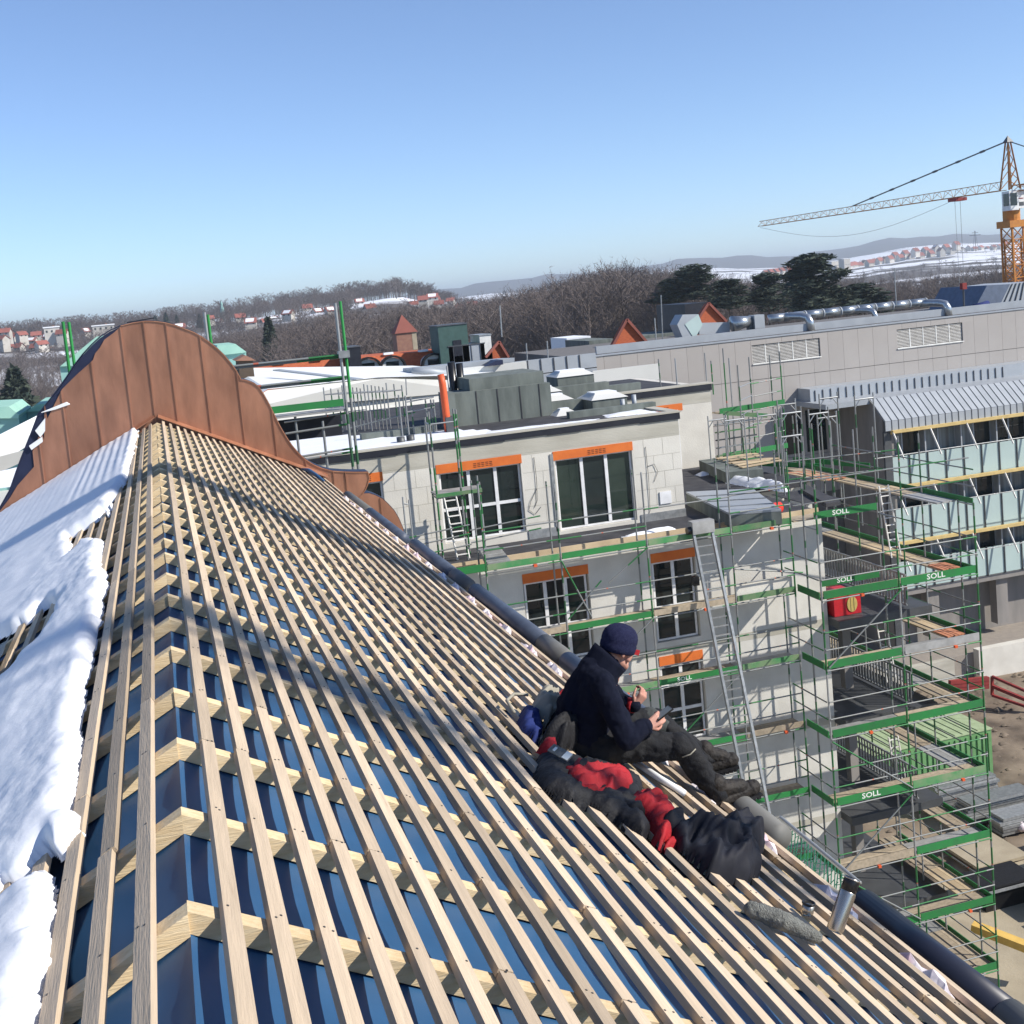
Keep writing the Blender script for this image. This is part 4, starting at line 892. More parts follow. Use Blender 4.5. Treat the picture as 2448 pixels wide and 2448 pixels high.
# balcony scaffold standing forward on the right
bs = thing('balcony_scaffold', 'tall green scaffold tower wrapped round the dark balconies at the right', 'scaffold', (19.4, 30.5, G))
BX = [16.90, 19.37, 21.95]
for i, x in enumerate(BX): frame(bs, (x, 30.0, 0), (0, 1, 0), .72, G, [-6.0, -7.4, -7.2][i], LV, 5, 6, .028)
DK = {0: (1, 1), 1: (1, 1), 2: (1, 0), 3: (1, 1), 4: (1, 1), 5: (1, 1), 6: (0, 1), 7: (0, 1)}
for k, z in enumerate(LV):
    for i in range(2):
        a, b = BX[i], BX[i+1]
        if k == 0:
            if i == 0: deck((a, 31.3, z), (b, 31.3, z), .6, (0, 1, 0), bs, 0); toe((17.5, 31.2, z), (19.55, 31.2, z), .2, bs, m_green, .42)
            continue
        deck((a+.02, 30.04, z), (b-.02, 30.04, z), .66, (0, 1, 0), bs, 0 if (i+k) % 3 else 1)
        mm = m_green
        if (k, i) in ((2, 1),): mm = m_deckm
        if (k, i) in ((5, 0), (4, 1)): mm = m_greenw
        if (k, i) == (5, 0): mm = m_deck
        toe((a+.05, 29.98, z), (b-.06, 29.98, z), .22, bs, mm, .46 if (k, i) in ((1, 1), (4, 0)) else None)
        stick('ledger', (a, 29.96, z-.05), (b, 29.96, z-.05), .021, bs, 3)
        if (i+k) % 2: coupler(bs, ((a+b)/2+.4*i, 29.94, z-.05))
        rails(bs, (a, 29.95), (b, 29.95), (z+.55, z+1.05))
toe((17.55, 31.2, -9.25), (19.5, 31.2, -9.25), .2, bs, m_green, .42)
for (k, i, f) in ((1, 0, 1), (3, 0, 0), (4, 0, 1), (5, 0, 0), (6, 0, 1)):
    a, b = BX[i], BX[i+1]; z = LV[k]; p = (a, 29.93, z-.1) if not f else (a+.05, 29.93, z-1.95); q = (b, 29.93, z-1.95) if not f else (b, 29.93, z-.1); stick('brace', p, q, .024, bs, 3 if f else 4)
# side returns along Y: west end and the long east run
for k, z in enumerate(LV[1:], 1):
    toe((16.84, 30.0, z), (16.84, 31.2, z), .2, bs, m_green); rails(bs, (16.84, 30.0), (16.84, 31.9), (z+.55, z+1.05))
EYS = [30.0, 32.5, 35.0, 37.6, 40.2]
for j, y in enumerate(EYS[1:]): frame(bs, (21.95, y, 0), (-1, 0, 0), .72, G, -5.4, LV, 6, 5)
for k, z in enumerate(LV):
    for j, (a, b) in enumerate(zip(EYS[:-1], EYS[1:])):
        if k > 5 and j > 1: continue
        deck((21.91, a+(.75 if j == 0 else .02), z), (21.91, b-.02, z), .66, (-1, 0, 0), bs, [1, 0, 2, 0][(j+k) % 4])
        toe((21.97, a+.05, z), (21.97, b-.05, z), .16, bs, m_green); 
        if j < 3: rails(bs, (21.99, a), (21.99, b), (z+.5, z+1.0))
for (k, y, kind) in ((1, 30.9, 3), (2, 30.85, 3), (0, 33.5, 2)): 
    z = LV[k]
    for q in range(5): o = MB().bar((21.3+.12*q, y-.3, z+.045+.01*(q % 2)), (21.3+.12*q, y+.45, z+.045+.01*(q % 2)), .11, .035).build('terracotta_slab', m_brick if kind == 3 else m_plank); props(o, ('orange terracotta slab' if kind == 3 else 'weathered short board')+' stacked on the %s deck of the right scaffold' % ['top', 'second', 'third'][k], 'slab' if kind == 3 else 'board', ['boards on the top deck', 'slabs on the second deck', 'slabs on the third deck'][k])
for (k, x, y, n) in ((0, 20.8, 33.0, 9), (2, 20.5, 33.2, 8), (4, 20.6, 33, 8)):
    z = LV[k]; t = thing('ladder', 'aluminium ladder leaning inside the right scaffold under its %s deck' % ['top', '', 'third', '', 'fifth'][k], 'ladder', (x+.2, y, z-2))
    for dx in (0, .33): MB().bar((x+dx, y, z+.3), (x+.3+dx, y, z-2.0), .05, .03).build('rail', m_rod, t)
    for q in range(n): f = q/n; MB().bar((x+.3*f, y, z+.2-2.1*f), (x+.33+.3*f, y, z+.2-2.1*f), .028, .028).build('rung', m_rod, t)
# scaffold round the farther penthouse and the terrace corner
ts = thing('terrace_scaffold', 'thin silver scaffold frames standing along the terrace edge and the farther penthouse', 'scaffold', (20, 40, ZT))
def hframe(x0, x1, y, z0, z1, parent=ts, ladder=False):
    for x in (x0, x1): stick('standard', (x, y, z0), (x, y, z1), .026, parent, R5.choice([7, 7, 6]))
    stick('transom', (x0, y, z1-.18), (x1, y, z1-.18), .03, parent, 7); stick('brace', (x1, y, z1-.45), (x1-.22, y, z1-.18), .02, parent, 7); stick('brace', (x0, y, z1-.45), (x0+.22, y, z1-.18), .02, parent, 7)
for (x, y, zb, zt) in ((19.25, 41.6, -7.2, -5.2), (17.95, 37.5, -7.2, -4.75), (18.6, 34.9, -8, -5.15), (19.2, 35.9, -8.5, -4.55), (20.25, 36.0, -8.8, -4.7), (20.9, 36.6, -8, -4.95), (21.0, 39.5, -8.5, -4.7), (20.2, 39.5, -8.5, -5.0)): hframe(x, x+.72, y, zb, zt)
for (x, y, zb, zt) in ((21.2, 43.5, -9, -3.3), (22.05, 43.5, -9, -3.35), (23.6, 43.9, -9, -3.3), (23.15, 43.9, -9, -3.4), (20.9, 42.2, -9, -3.5), (20.3, 43.2, -4.6, -3.3), (20.9, 45, -9, -3.1), (21.7, 45, -9, -3.0), (18.7, 44.5, -4.2, -3.1), (19.4, 44.5, -4.2, -3.15)): stick('standard', (x, y, zb), (x, y, zt), .028, ts, R5.choice([5, 6, 7]))
for z in (-4.35, -4.85, -5.4, -5.95, -6.45): stick('guard_rail', (22.05, 43.5, z-.05), (23.6, 43.9, z), .021, ts); stick('guard_rail', (20.9, 42.2, z), (22.05, 43.5, z), .021, ts, 7)
for z in (-5.30, -7.05): MB().bar((20.6, 43.4, z), (23.65, 43.85, z), .03, .2).build('toe_board', m_green, ts); MB().bar((20.5, 42.9, z-.02), (22.2, 42.6, z-.3), .03, .16).build('toe_board', m_greenw, ts); deck((20.6, 43.5, z-.1), (23.6, 43.9, z-.1), .6, (0, 1, 0), ts, 0)
for (a, b) in (((20.6, 41.9, -7.15), (22.2, 38.8, -7.15)), ((22.3, 41, -7.15), (23.4, 37.6, -7.15))): MB().bar(a, b, .03, .18).build('toe_board', m_green, ts)
stick('guard_rail', (14.9, 31.15, -6.1), (21.9, 30.05, -5.9), .021, ts, 0); stick('guard_rail', (16.8, 31.1, -6.75), (21.9, 30.1, -6.55), .021, ts, 3)
for (x, y) in ((22.4, 39.0), (22.9, 37.5)):
    hframe(x, x+.73, y, -9.2, -4.6)
for z in (-6.3, -6.9): stick('guard_rail', (19.2, 35.9, z), (22.9, 35.2, z), .021, ts)
for q in range(6): o = MB().bar((20.9+.14*q, 36.3, ZT+.03), (20.7+.14*q, 38.7, ZT+.03), .13, .03).build('floor_board', m_brick if q % 2 else m_plank); props(o, 'pinkish board laid on the terrace scaffold deck right of the snow heap', 'board', 'pinkish boards beside the snow heap')
t = thing('plank_rack', 'rack of stored scaffold frames and boards stacked against the corner of the farther penthouse', 'rack', (20.9, 43, ZT))
for k in range(5): MB().bar((20.15, 43.0, -5.75-.3*k), (21.8, 42.8, -5.7-.3*k), .06, .05).build('stored_frame', [m_galv, m_greenw, m_steel][k % 3], t)
for k in range(5): MB().bar((20.2+.33*k, 42.95, -7.1), (20.25+.33*k, 42.9, -5.6), .05, .05).build('upright', m_galv, t)
# scaffold behind the copper gable
cs = thing('gable_scaffold', 'scaffold behind the copper gable with two tall poles, one silver and one green', 'scaffold', (3.8, 28, G))
K = 28/24.6
for (x, y, zt, m) in ((3.55*K, 28.0, .11*K, 7), (3.66*K, 28.05, .14*K, 8), (-1.56*K, 28, .24*K, 8), (-1.46*K, 28.05, .22*K, 8), (1.02*K, 28, .17*K, 7), (1.08*K, 28.05, .12*K, 8)):
    z = zt
    while z > -9: stick('standard', (x, y, z-2.2), (x, y, z), .034, cs, m if z == zt else 6); z -= 2.2
for z in (-.92, -1.36): stick('guard_rail', (-1.6*K, 28, z*K), (3.62*K, 28, z*K), .027, cs, 1); stick('guard_rail', (-1.6*K, 28.06, z*K-.05), (3.62*K, 28.06, z*K-.05), .027, cs, 3)
MB().bar((-1.8, 27.98, -1.86*K), (3.5*K, 27.98, -1.86*K), .03, .16).build('toe_board', m_green, cs); deck((-1.8, 28.0, -2.02*K), (3.55*K, 28.0, -2.02*K), .66, (0, 1, 0), cs, 1)
for z in (-2.13, -2.36, -2.86, -2.93): stick('guard_rail', (2.3*K, 28.1, z*K), (3.6*K, 28.1, z*K+.05), .025, cs)
for x in (2.53, 3.06): stick('standard', (x*K, 28.15, -3.6*K), (x*K, 28.15, -2.03*K if x < 3 else -2.2*K), .03, cs, 7)
MB().box(3.5*K, 3.72*K, 27.9, 28.1, -.98*K, -.84*K).build('coupler', m_galv, cs)
MB().bar((-1.8, 28.75, -2.35*K), (3.5*K, 28.75, -2.35*K), .05, .5).build('dark_skirt', m_black, cs)
# frames parked on the penthouse roof
ps = thing('frame_stack', 'cluster of slim green scaffold frames standing on the roof left of the orange hose', 'scaffold', (7, 40, -4.2))
for k in range(9):
    x = 5.25+.21*k; y = 41.2-.22*k
    for dx in (0, .62): stick('standard', (x+dx, y, -4.15), (x+dx, y, -2.55-.05*(k % 3)), .022, ps, 6 if k % 3 else 7)
    stick('transom', (x, y, -2.8), (x+.62, y, -2.8), .02, ps, 7)
    if k % 3 == 0: stick('transom', (x, y, -3.4), (x+.62, y, -3.4), .018, ps, 7)
for (x, y) in ((6.9, 36.7), (7.1, 36.7), (7.3, 36.9), (7.75, 36.9), (7.85, 36.6), (8.0, 36.9)): stick('standard', (x, y, -4.1), (x, y, -2.75-.25*(x-6.9)), .025, ps, R5.choice([6, 7]))
for z in (-3.3, -3.0): stick('guard_rail', (7.1, 36.75, z), (8.0, 36.8, z+.05), .02, ps, 7)
stick('guard_rail', (5.4, 37.5, -3.65), (7.4, 36.9, -3.35), .02, ps, 3)
# safety rail and net along the near eave
es = thing('eave_safety_rail', 'dark rail with hanging green safety net beyond the eave near the flask', 'safety rail', (4.2, 6, -4.5))
a = at(1900, 1990, X=4.25); b = at(2040, 2100, X=4.25); c = at(1866, 1955, X=4.25)
stick('rail', c, b+(b-a)*.1, .018, es, 7)
nm = MB()
for (u, v_) in ((at(1900, 1995, X=4.26), at(1985, 2075, X=4.26)),):
    n = 22
    for k in range(n+1):
        p = c.lerp(b, k/n); L = .30+.10*math.sin(k*.9)+.05*(k % 3); nm.bar(p, p+Vector((-.02, .05, -L)), .006, .006)
        if k % 1 == 0:
            for q in range(1, 6):
                p2 = c.lerp(b, min(1, (k+1)/n)); nm.bar(p+Vector((-.02, .05, -L))*(q/5), p2+Vector((-.02, .05, -L))*((q-.6)/5), .005, .005)
nm.build('safety_net', m_net, es)
# ================================================================== BUILDINGS BEHIND
YGW = 63.5; k72 = YGW/72; k62 = 59.0/62; k85 = YGW*1.12/85
gb = thing('hospital_block', 'long windowless grey panelled building with two white louvre bands, behind the scaffolds', 'building', (45, 66, G))
x0, x1 = 25.5*k72, 75*k72; zt = -4.44*k72
box('core', (x0, x1, YGW+.06, YGW+14, G, zt-.02), m_joint, gb)
pw = 1.118*k72; zr = [zt, -7.06*k72, -9.72*k72, -12.4*k72, -15*k72]
LOU = [(36.75*k72, 41.68*k72, -6.02*k72, -4.82*k72), (47.45*k72, 52.55*k72, -6.11*k72, -4.86*k72)]
pmesh = {}
for r in range(4):
    n = int((x1-x0)/pw)
    for i in range(n):
        a, b = x0+i*pw, x0+(i+1)*pw; z1_, z0_ = zr[r]-.015, zr[r+1]+.015
        if r == 2 and 38.5*k72 < (a+b)/2 < 41.6*k72: z0_ = z0_; 
        segs = [(a, b, z0_, z1_)]
        for (la, lb, lz, lt) in LOU:
            if r == 0 and b > la and a < lb:
                segs = [(a, b, z0_, lz), (a, b, lt, z1_)]
                if a < la: segs.append((a, la, lz, lt))
                if b > lb: segs.append((lb, b, lz, lt))
        for (p, q, c, d) in segs: MB().box(p+(.006 if p == a else 0), q-(.006 if q == b else 0), YGW, YGW+.05, c, d).build('facade_panel', m_panel, gb)
for (la, lb, lz, lt) in LOU:
    lv = MB(); lv.box(la, lb, YGW+.10, YGW+.13, lz, lt).box(la-.02, lb+.02, YGW-.06, YGW+.1, lz-.06, lz).build('louvre_recess', m_louv, gb)
    for k in range(5):
        a = la+(lb-la)*k/5; c = MB(); c.box(a-.03, a+.03, YGW+.045, YGW+.10, lz, lt); n = 13
        for j in range(n): c.prism([(a+.03, YGW+.05, lz+(lt-lz)*j/n), (a+(lb-la)/5-.03, YGW+.05, lz+(lt-lz)*j/n), (a+(lb-la)/5-.03, YGW+.09, lz+(lt-lz)*(j+.8)/n), (a+.03, YGW+.09, lz+(lt-lz)*(j+.8)/n)], (0, .008, 0))
        c.build('louvre', m_louv, gb)
box('parapet_cap', (x0-.1, x1, YGW-.05, YGW+.5, zt, zt+.06), m_zinc, gb); box('roof_edge', (x0+1.4, x1, YGW+2.2, YGW+2.4, zt, -3.95*k72), m_zinc, gb)
for (a, b) in ((38.62, 39.9), (40.25, 41.7)): box('dark_opening', (a*k72, b*k72, YGW-.03, YGW-.005, -12.2*k72, -9.45*k72), m_glass, gb)
MB().box(19.4*k72, x0, YGW-1.5, YGW+8, G, -4.95*k72).build('zinc_wing', m_zinc, gb)
for k in range(7): box('zinc_seam', (19.5*k72+.78*k*k72*1.05, 19.5*k72+.78*k*k72*1.05+.05, YGW-1.55, YGW-1.5, -5.1*k72, -4.1*k72), m_zincD, gb)
box('zinc_parapet', (19.4*k72, x0, YGW-1.5, YGW-1.3, -5.0*k72, -4.1*k72), m_zinc, gb); box('pale_parapet', (11.5, 18.4, YGW-2.2, YGW-1.8, -5.0*k72, -4.1*k72), m_paleclad, gb)
o = box('balustrade', (25.79*k72*.93, 30.28*k72*.93, 59.0, 59.2, -6.3*k72*.93, -5.3*k72*.93), m_paleclad); props(o, 'pale parapet wall in front of the left end of the grey panelled building', 'wall')
# roof plant on the grey block
dz = zt+.06
t = thing('air_duct', 'long shiny spiral steel duct on three bent legs along the grey roof', 'duct', (44, 66, dz))
D = lambda px, py, Y=67.: at(px, py, Y=Y)
A1, A2 = D(1838, 762), D(2212, 722)
n = 9
for k in range(n):
    p = A1.lerp(A2, k/n); q = A1.lerp(A2, (k+1)/n); MB().tube(p, q, .25, 18).build('duct_section', m_duct, t, True); MB().tube(q-(q-p).normalized()*.04, q+(q-p).normalized()*.04, .275, 18).build('duct_collar', m_zinc, t, True)
for (px, py, Yo, dx) in ((1890, 757, -1.2, .0), (2052, 742, -.9, 0), (2216, 725, -1.2, .2)):
    p = D(px, py); e = p+Vector((.45, Yo, -.1)); MB().path([p+Vector((-.5, 0, 0)), p+Vector((0, Yo*.3, .02)), p+Vector((.3, Yo*.7, -.02)), e, e+Vector((.08, Yo*.1, -.28)), (e.x+.1, e.y+Yo*.12, dz-.1)], .24 if px != 2052 else .17, 14).build('bent_leg', m_duct, t, True)
p = D(1815, 768); MB().box(p.x-.5, p.x+.15, p.y-.4, p.y+.4, p.z-.4, p.z+.4).build('fan_box', m_zinc, t)
p = D(1762, 774); MB().tube(p+Vector((-.3, 0, 0)), p+Vector((.9, 0, .1)), .50, 18, .27).build('cone', m_duct, t, True); MB().box(p.x+.7, p.x+1.1, p.y-.2, p.y+.2, dz, p.z).build('stand', m_steel, t)
mb = MB(); a, b = D(1770, 800, 66.2), D(2150, 762, 66.2)
for u in (.0, .22): mb.bar(a+Vector((0, 0, u)), b+Vector((0, 0, u)), .05, .05)
for k in range(22): q = a.lerp(b, k/21); mb.bar((q.x, q.y, dz-.1), (q.x, q.y, q.z+.25), .05, .05)
mb.build('support_rail', m_steel, t)
t = thing('hex_duct', 'big hexagonal sheet metal air hood in front of the right orange gable', 'duct', tuple(D(1648, 800)))
hx = [D(1632, 752), D(1669, 751), D(1679, 776), D(1660, 811), D(1634, 811), D(1619, 776)]
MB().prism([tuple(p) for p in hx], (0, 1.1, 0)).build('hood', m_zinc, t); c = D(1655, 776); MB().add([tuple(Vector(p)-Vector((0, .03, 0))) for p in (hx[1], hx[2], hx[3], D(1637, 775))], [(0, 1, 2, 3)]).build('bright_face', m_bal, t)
MB().prism([tuple(D(1672, 772, 67.3)), tuple(D(1745, 770, 67.3)), tuple(D(1745, 795, 67.3)), tuple(D(1672, 800, 67.3))], (0, .6, 0)).build('duct_box', m_zinc, t)
t = thing('zinc_dormer', 'dark blue grey zinc clad roof box at the right edge below the crane', 'roof', tuple(D(2400, 730, 70)))
q = [D(2360, 682, 70), D(2470, 672, 70), D(2470, 740, 70), D(2328, 741, 70)]; qm = D(2385, 741, 70); qt = D(2415, 679, 70)
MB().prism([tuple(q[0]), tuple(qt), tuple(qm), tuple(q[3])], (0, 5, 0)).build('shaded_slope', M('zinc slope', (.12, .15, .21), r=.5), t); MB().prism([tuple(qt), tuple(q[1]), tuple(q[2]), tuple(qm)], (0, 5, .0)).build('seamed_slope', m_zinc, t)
for k in range(6):
    a = qt.lerp(q[1], (k+.5)/6); b = qm.lerp(q[2], (k+.5)/6); MB().bar(a-Vector((0, .04, 0)), b-Vector((0, .04, 0)), .06, .05).build('standing_seam', m_zincD, t)
o = MB().path([D(2328, 736, 69), D(2345, 731, 69), D(2362, 726, 69)], .22, 12).build('blue_bundle', m_blue2, None, True); props(o, 'blue bundle lying at the foot of the zinc roof box', 'bundle')
t = thing('hoist_post', 'thin post with a small red lamp head left of the zinc roof box', 'post', tuple(D(2305, 735, 68)))
MB().tube(tuple(D(2305, 740, 68)), tuple(D(2303, 690, 68)), .06, 8).build('post', m_steel, t); p = D(2303, 684, 68); MB().box(p.x-.16, p.x+.16, p.y-.15, p.y+.15, p.z-.2, p.z+.2).build('lamp_head', m_redst, t)
# orange gables and tiled roof beyond
def gable(name, label, apex, l, r, Y, depth, back=None):
    t = thing('orange_gable', label, 'roof', tuple(at(*l, Y=Y))); A, Lp, Rp = at(*apex, Y=Y), at(*l, Y=Y), at(*r, Y=Y); dn = Vector((0, 0, -2.5))
    MB().prism([tuple(A), tuple(Rp), tuple(Rp+dn), tuple(Lp+dn), tuple(Lp)], (0, depth, 0)).build('tiled_gable', m_tile, t)
    for e in (Lp, Rp): MB().bar(A+Vector((0, -.08, .05)), e+Vector((0, -.08, .05)), .22, .16).build('verge', m_tileF, t)
gable('orange_gable', 'orange tiled gable triangle at the left end of the grey panelled building', (1497, 765), (1458, 838), (1545, 820), 72, .5)
gable('orange_gable', 'orange tiled gable triangle behind the hexagonal duct', (1692, 726), (1660, 775), (1735, 770), 75, .5)
for (a, b, c, lab) in (((1637, 727), (1690, 725), (1690, 765), 'dark flat box roof touching the right orange gable'), ((1408, 815), (1465, 810), (1465, 838), 'dark flat roofed shed left of the left orange gable'), ((1535, 803), (1630, 795), (1630, 815), 'dark flat roof strip with a little snow between the two orange gables')):
    p, q, r = at(*a, Y=78), at(*b, Y=78), at(*c, Y=78); o = MB().box(p.x, q.x, 78, 83, r.z-2, max(p.z, q.z)).build('flat_roof', m_black if c[1] < 800 else m_felt); props(o, lab, 'roof')
o = MB().box(at(1355, 812, Y=90).x, at(1412, 805, Y=90).x, 90, 94, at(1380, 815, Y=90).z-1, at(1380, 806, Y=90).z).build('snowy_shed_roof', m_snow); props(o, 'small snow covered shed roof at the edge of the bare wood', 'roof')
t = thing('tiled_roof', 'long orange tiled mansard roof with arched dormers behind the white halls', 'roof', (12, 80, -6))
Yt = 80.
rl, rr, br, blp = at(640, 872, Y=Yt), at(1071, 837, Y=Yt), at(1071, 874, Y=Yt), at(640, 905, Y=Yt)
MB().prism([tuple(rl+Vector((-3, 1.2, 0))), tuple(rr+Vector((0, 1.2, 0))), tuple(br+Vector((0, 0, -1))), tuple(blp+Vector((-3, 0, -1)))], (0, 4, 0)).build('tile_slope', m_tile, t)
mb = MB()
for k in range(5): q = rl.lerp(rr, (k+.4)/5)+Vector((0, 1.1, .05)); mb.box(q.x-.35, q.x+.3, q.y-.1, q.y+.2, q.z-.06, q.z+.08)
mb.build('ridge_snow', m_snow, t, kind='stuff')
for (px, py) in ((880, 872), (938, 868), (1037, 862)):
    p = at(px, py, Y=Yt-.3); w = .72; arc = [(p.x+w*math.cos(math.pi*k/10), p.z-.25+.62*math.sin(math.pi*k/10)) for k in range(11)]
    d = MB().prism([(x, Yt-.35, z) for x, z in arc], (0, 1.6, 0)).build('dormer', m_louv, t)
    ob = MB()
    for (xa, za), (xb, zb) in zip(arc[:-1], arc[1:]): ob.bar((p.x+(xa-p.x)*1.12, Yt-.4, p.z-.25+(za-p.z+.25)*1.14), (p.x+(xb-p.x)*1.12, Yt-.4, p.z-.25+(zb-p.z+.25)*1.14), .5, .12)
    ob.build('dormer_roof', m_blk, d); box('dormer_window', (p.x-.42, p.x+.42, Yt-.38, Yt-.36, p.z-.24, p.z+.12), m_glass, d)
for (a, b, yb, m, lab, cat, nm) in (((1046, 781), (1116, 777), 845, m_boxg, 'tall dark green plant room box against the bare wood', 'plant room', 'plant_room'), ((1072, 830), (1158, 827), 870, m_zinc, 'grey metal lift house in front of the green plant room', 'lift house', 'lift_house'), ((1146, 803), (1173, 802), 826, m_louv, 'white water tank beside the green plant room', 'tank', 'water_tank'), ((832, 832), (861, 833), 852, m_black, 'black chimney box rising from the orange tiled roof', 'chimney', 'roof_chimney')):
    p, q = at(*a, Y=79), at(*b, Y=79); t2 = thing(nm, lab, cat, (p.x, 79, p.z-2)); zb = at(a[0], yb, Y=79).z
    box('box_body', (p.x, q.x, 79, 81.5, zb-1.5, p.z), m, t2)
    box('box_cap', (p.x-.05, q.x+.05, 78.95, 81.6, p.z, p.z+.07), m_zincD if m != m_louv else m_galv, t2)
    if nm == 'plant_room': box('door', (at(1081, 800, Y=79).x, at(1101, 800, Y=79).x, 78.96, 79, zb-.3, at(1081, 814, Y=79).z), m_black, t2)
    if nm == 'lift_house':
        for k in range(4): box('seam', (p.x+(q.x-p.x)*(k+.5)/4-.02, p.x+(q.x-p.x)*(k+.5)/4+.02, 78.96, 79, zb, p.z), m_zincD, t2)
gable('orange_gable', 'small orange tiled roof hip just right of the grey lift house', (1192, 818), (1160, 856), (1215, 856), 79, .5)
for (px, y0, y1, lab) in ((1258, 820, 900, 'left thin lightning rod against the bare wood'), (1308, 815, 905, 'middle thin lightning rod with a short side arm'), (1565, 760, 828, 'lightning rod left of the two beside the orange gable'), (1580, 705, 830, 'taller lightning rod right of the left orange gable'), (2138, 640, 730, 'thin lightning rod above the right part of the steel duct'), (1195, 730, 805, 'short rod beside the white water tank')):
    o = MB().tube(tuple(at(px+5, y1, Y=66)), tuple(at(px, y0, Y=66)), .035, 6).build('lightning_rod', m_galv); props(o, lab, 'rod')
# white halls
t = thing('white_hall', 'big low white roofed hall behind the copper gable and the scaffold poles', 'hall', (8, 55, -12))
def P55(px, py, Y): return at(px, py, Y=Y)
ridge_l, ridge_r = at(500, 868, Y=72), at(985, 873, Y=72)
e_l, e_r = at(560, 962, Y=50), at(1240, 905, Y=56)
hip = at(905, 900, Y=54)
MB().add([tuple(at(560, 880, Y=74)), tuple(at(985, 874, Y=74)), tuple(at(1240, 893, Y=58)), tuple(at(905, 902, Y=52)), tuple(at(640, 930, Y=50))], [(0, 1, 2, 3, 4)]).build('roof_sheet', m_whiteroof, t)
MB().add([tuple(at(560, 880, Y=74)), tuple(at(640, 930, Y=50)), tuple(at(560, 985, Y=48)), tuple(at(470, 925, Y=70))], [(0, 1, 2, 3)]).build('roof_sheet', m_whiteroof, t)
MB().add([tuple(at(640, 932, Y=50.1)), tuple(at(905, 904, Y=52.1)), tuple(at(1130, 910, Y=56)), tuple(at(1130, 935, Y=56)), tuple(at(850, 960, Y=52.1)), tuple(at(560, 985, Y=48)), tuple(at(560, 985, Y=48)+Vector((0, 0, -6))), tuple(at(1130, 990, Y=56))], [(0, 1, 2, 3, 4, 5), (5, 4, 3, 7, 6)]).build('pale_wall', m_paleclad, t)
MB().bar(at(660, 884, Y=60), at(860, 907, Y=52.5), .35, .05).build('roof_joint', m_zinc, t)
for px in (820, 970, 1090): MB().bar(at(px, 906, Y=51.5), at(px+2, 945, Y=51.5), .06, .04).build('wall_joint', m_galv, t)
o = MB().prism([tuple(at(990, 880, Y=62)), tuple(at(1230, 855, Y=62)), tuple(at(1230, 872, Y=62)), tuple(at(990, 890, Y=62))], (0, 3, -.1)).build('grey_parapet', m_zinc); props(o, 'long grey metal parapet with a dark cowl behind the white hall', 'parapet')
o = MB().path([at(985, 886, Y=60), at(1030, 888, Y=60), at(1072, 893, Y=60)], .16, 12).build('grey_roof_pipe', m_zinc, None, True); props(o, 'grey horizontal pipe lying on the white roof above the orange hose', 'pipe')
p, q = at(1160, 876, Y=61), at(1202, 860, Y=61); o = MB().prism([(p.x, 61, p.z), (q.x, 61, p.z), (q.x, 61, q.z), (p.x+.6, 61, q.z)], (0, 1.2, 0)).build('dark_cowl', m_navy); props(o, 'dark blue roof cowl in front of the grey parapet', 'cowl')
t = thing('left_hall', 'pale grey and white roof planes showing left of the copper gable', 'hall', (-6, 50, -12))
MB().add([tuple(at(-200, 1140, Y=40)), tuple(at(95, 990, Y=60)), tuple(at(150, 1010, Y=60)), tuple(at(-200, 1240, Y=40))], [(0, 1, 2, 3)]).build('roof_sheet', m_whiteroof, t)
MB().add([tuple(at(-200, 1145, Y=39)), tuple(at(60, 1075, Y=45)), tuple(at(45, 1108, Y=45)), tuple(at(-200, 1120, Y=40)+Vector((0, 0, -1.2)))], [(0, 1, 2, 3)]).build('pale_wall', m_paleclad, t)
MB().add([tuple(at(-200, 1130, Y=38)+Vector((0, 0, -.5))), tuple(at(70, 1110, Y=42)), tuple(at(60, 1160, Y=38)), tuple(at(-200, 1190, Y=34))], [(0, 1, 2, 3)]).build('snow_covered_roof', m_snow, t)
MB().box(-20, -4.6, 41, 64, G, -7).build('wall', m_paleclad, t)
# mint green buildings
def mint(label, pts, Y, wz, roofpts):
    t = thing('mint_building', label, 'building', tuple(at(*pts[0], Y=Y)))
    a, b = at(*pts[0], Y=Y), at(*pts[1], Y=Y); MB().box(min(a.x, b.x), max(a.x, b.x), Y, Y+6, G, max(a.z, b.z)).build('wall', m_mintw, t)
    r = [at(*p, Y=Y-.2) for p in roofpts]; MB().prism([tuple(p) for p in r], (0, 6.3, 0)).build('roof', m_mint, t)
    for k in range(2): x = min(a.x, b.x)+abs(b.x-a.x)*(.3+.4*k); z = max(a.z, b.z)-1.1; box('window', (x-.16, x+.16, Y-.03, Y, z-.5, z), m_steel, t)
mint('mint green copper roofed building half hidden left of the copper arch', ((143, 876), (260, 872)), 60, 4, [(143, 876), (230, 805), (300, 800), (300, 870)])
mint('mint green roofed building right of the copper arch beside the brown hut', ((521, 852), (588, 842)), 70, 4, [(505, 852), (520, 826), (563, 822), (590, 842)])
mint('small mint green roofed block at the far left edge', ((-60, 1000), (44, 995)), 62, 3, [(-70, 1000), (-40, 975), (21, 972), (45, 992), (44, 1000)])
mint('small mint green roofed block between the left edge and the torn copper corner', ((63, 985), (130, 975)), 66, 3, [(62, 985), (85, 967), (130, 962), (130, 980)])
t = thing('brown_hut', 'small brown wooden roof hut beside the mint green roof', 'hut', tuple(at(585, 865, Y=62)))
a, b = at(566, 862, Y=62), at(607, 862, Y=62); MB().box(a.x+.06, b.x-.06, 62, 64, a.z-1.3, a.z+.02).build('hut_wall', m_trunk, t); c = at(586, 849, Y=62); MB().prism([(a.x-.1, 61.8, a.z), (b.x+.1, 61.8, b.z), (c.x, 61.8, c.z)], (0, 2.4, 0)).build('hut_roof', m_brickw, t)
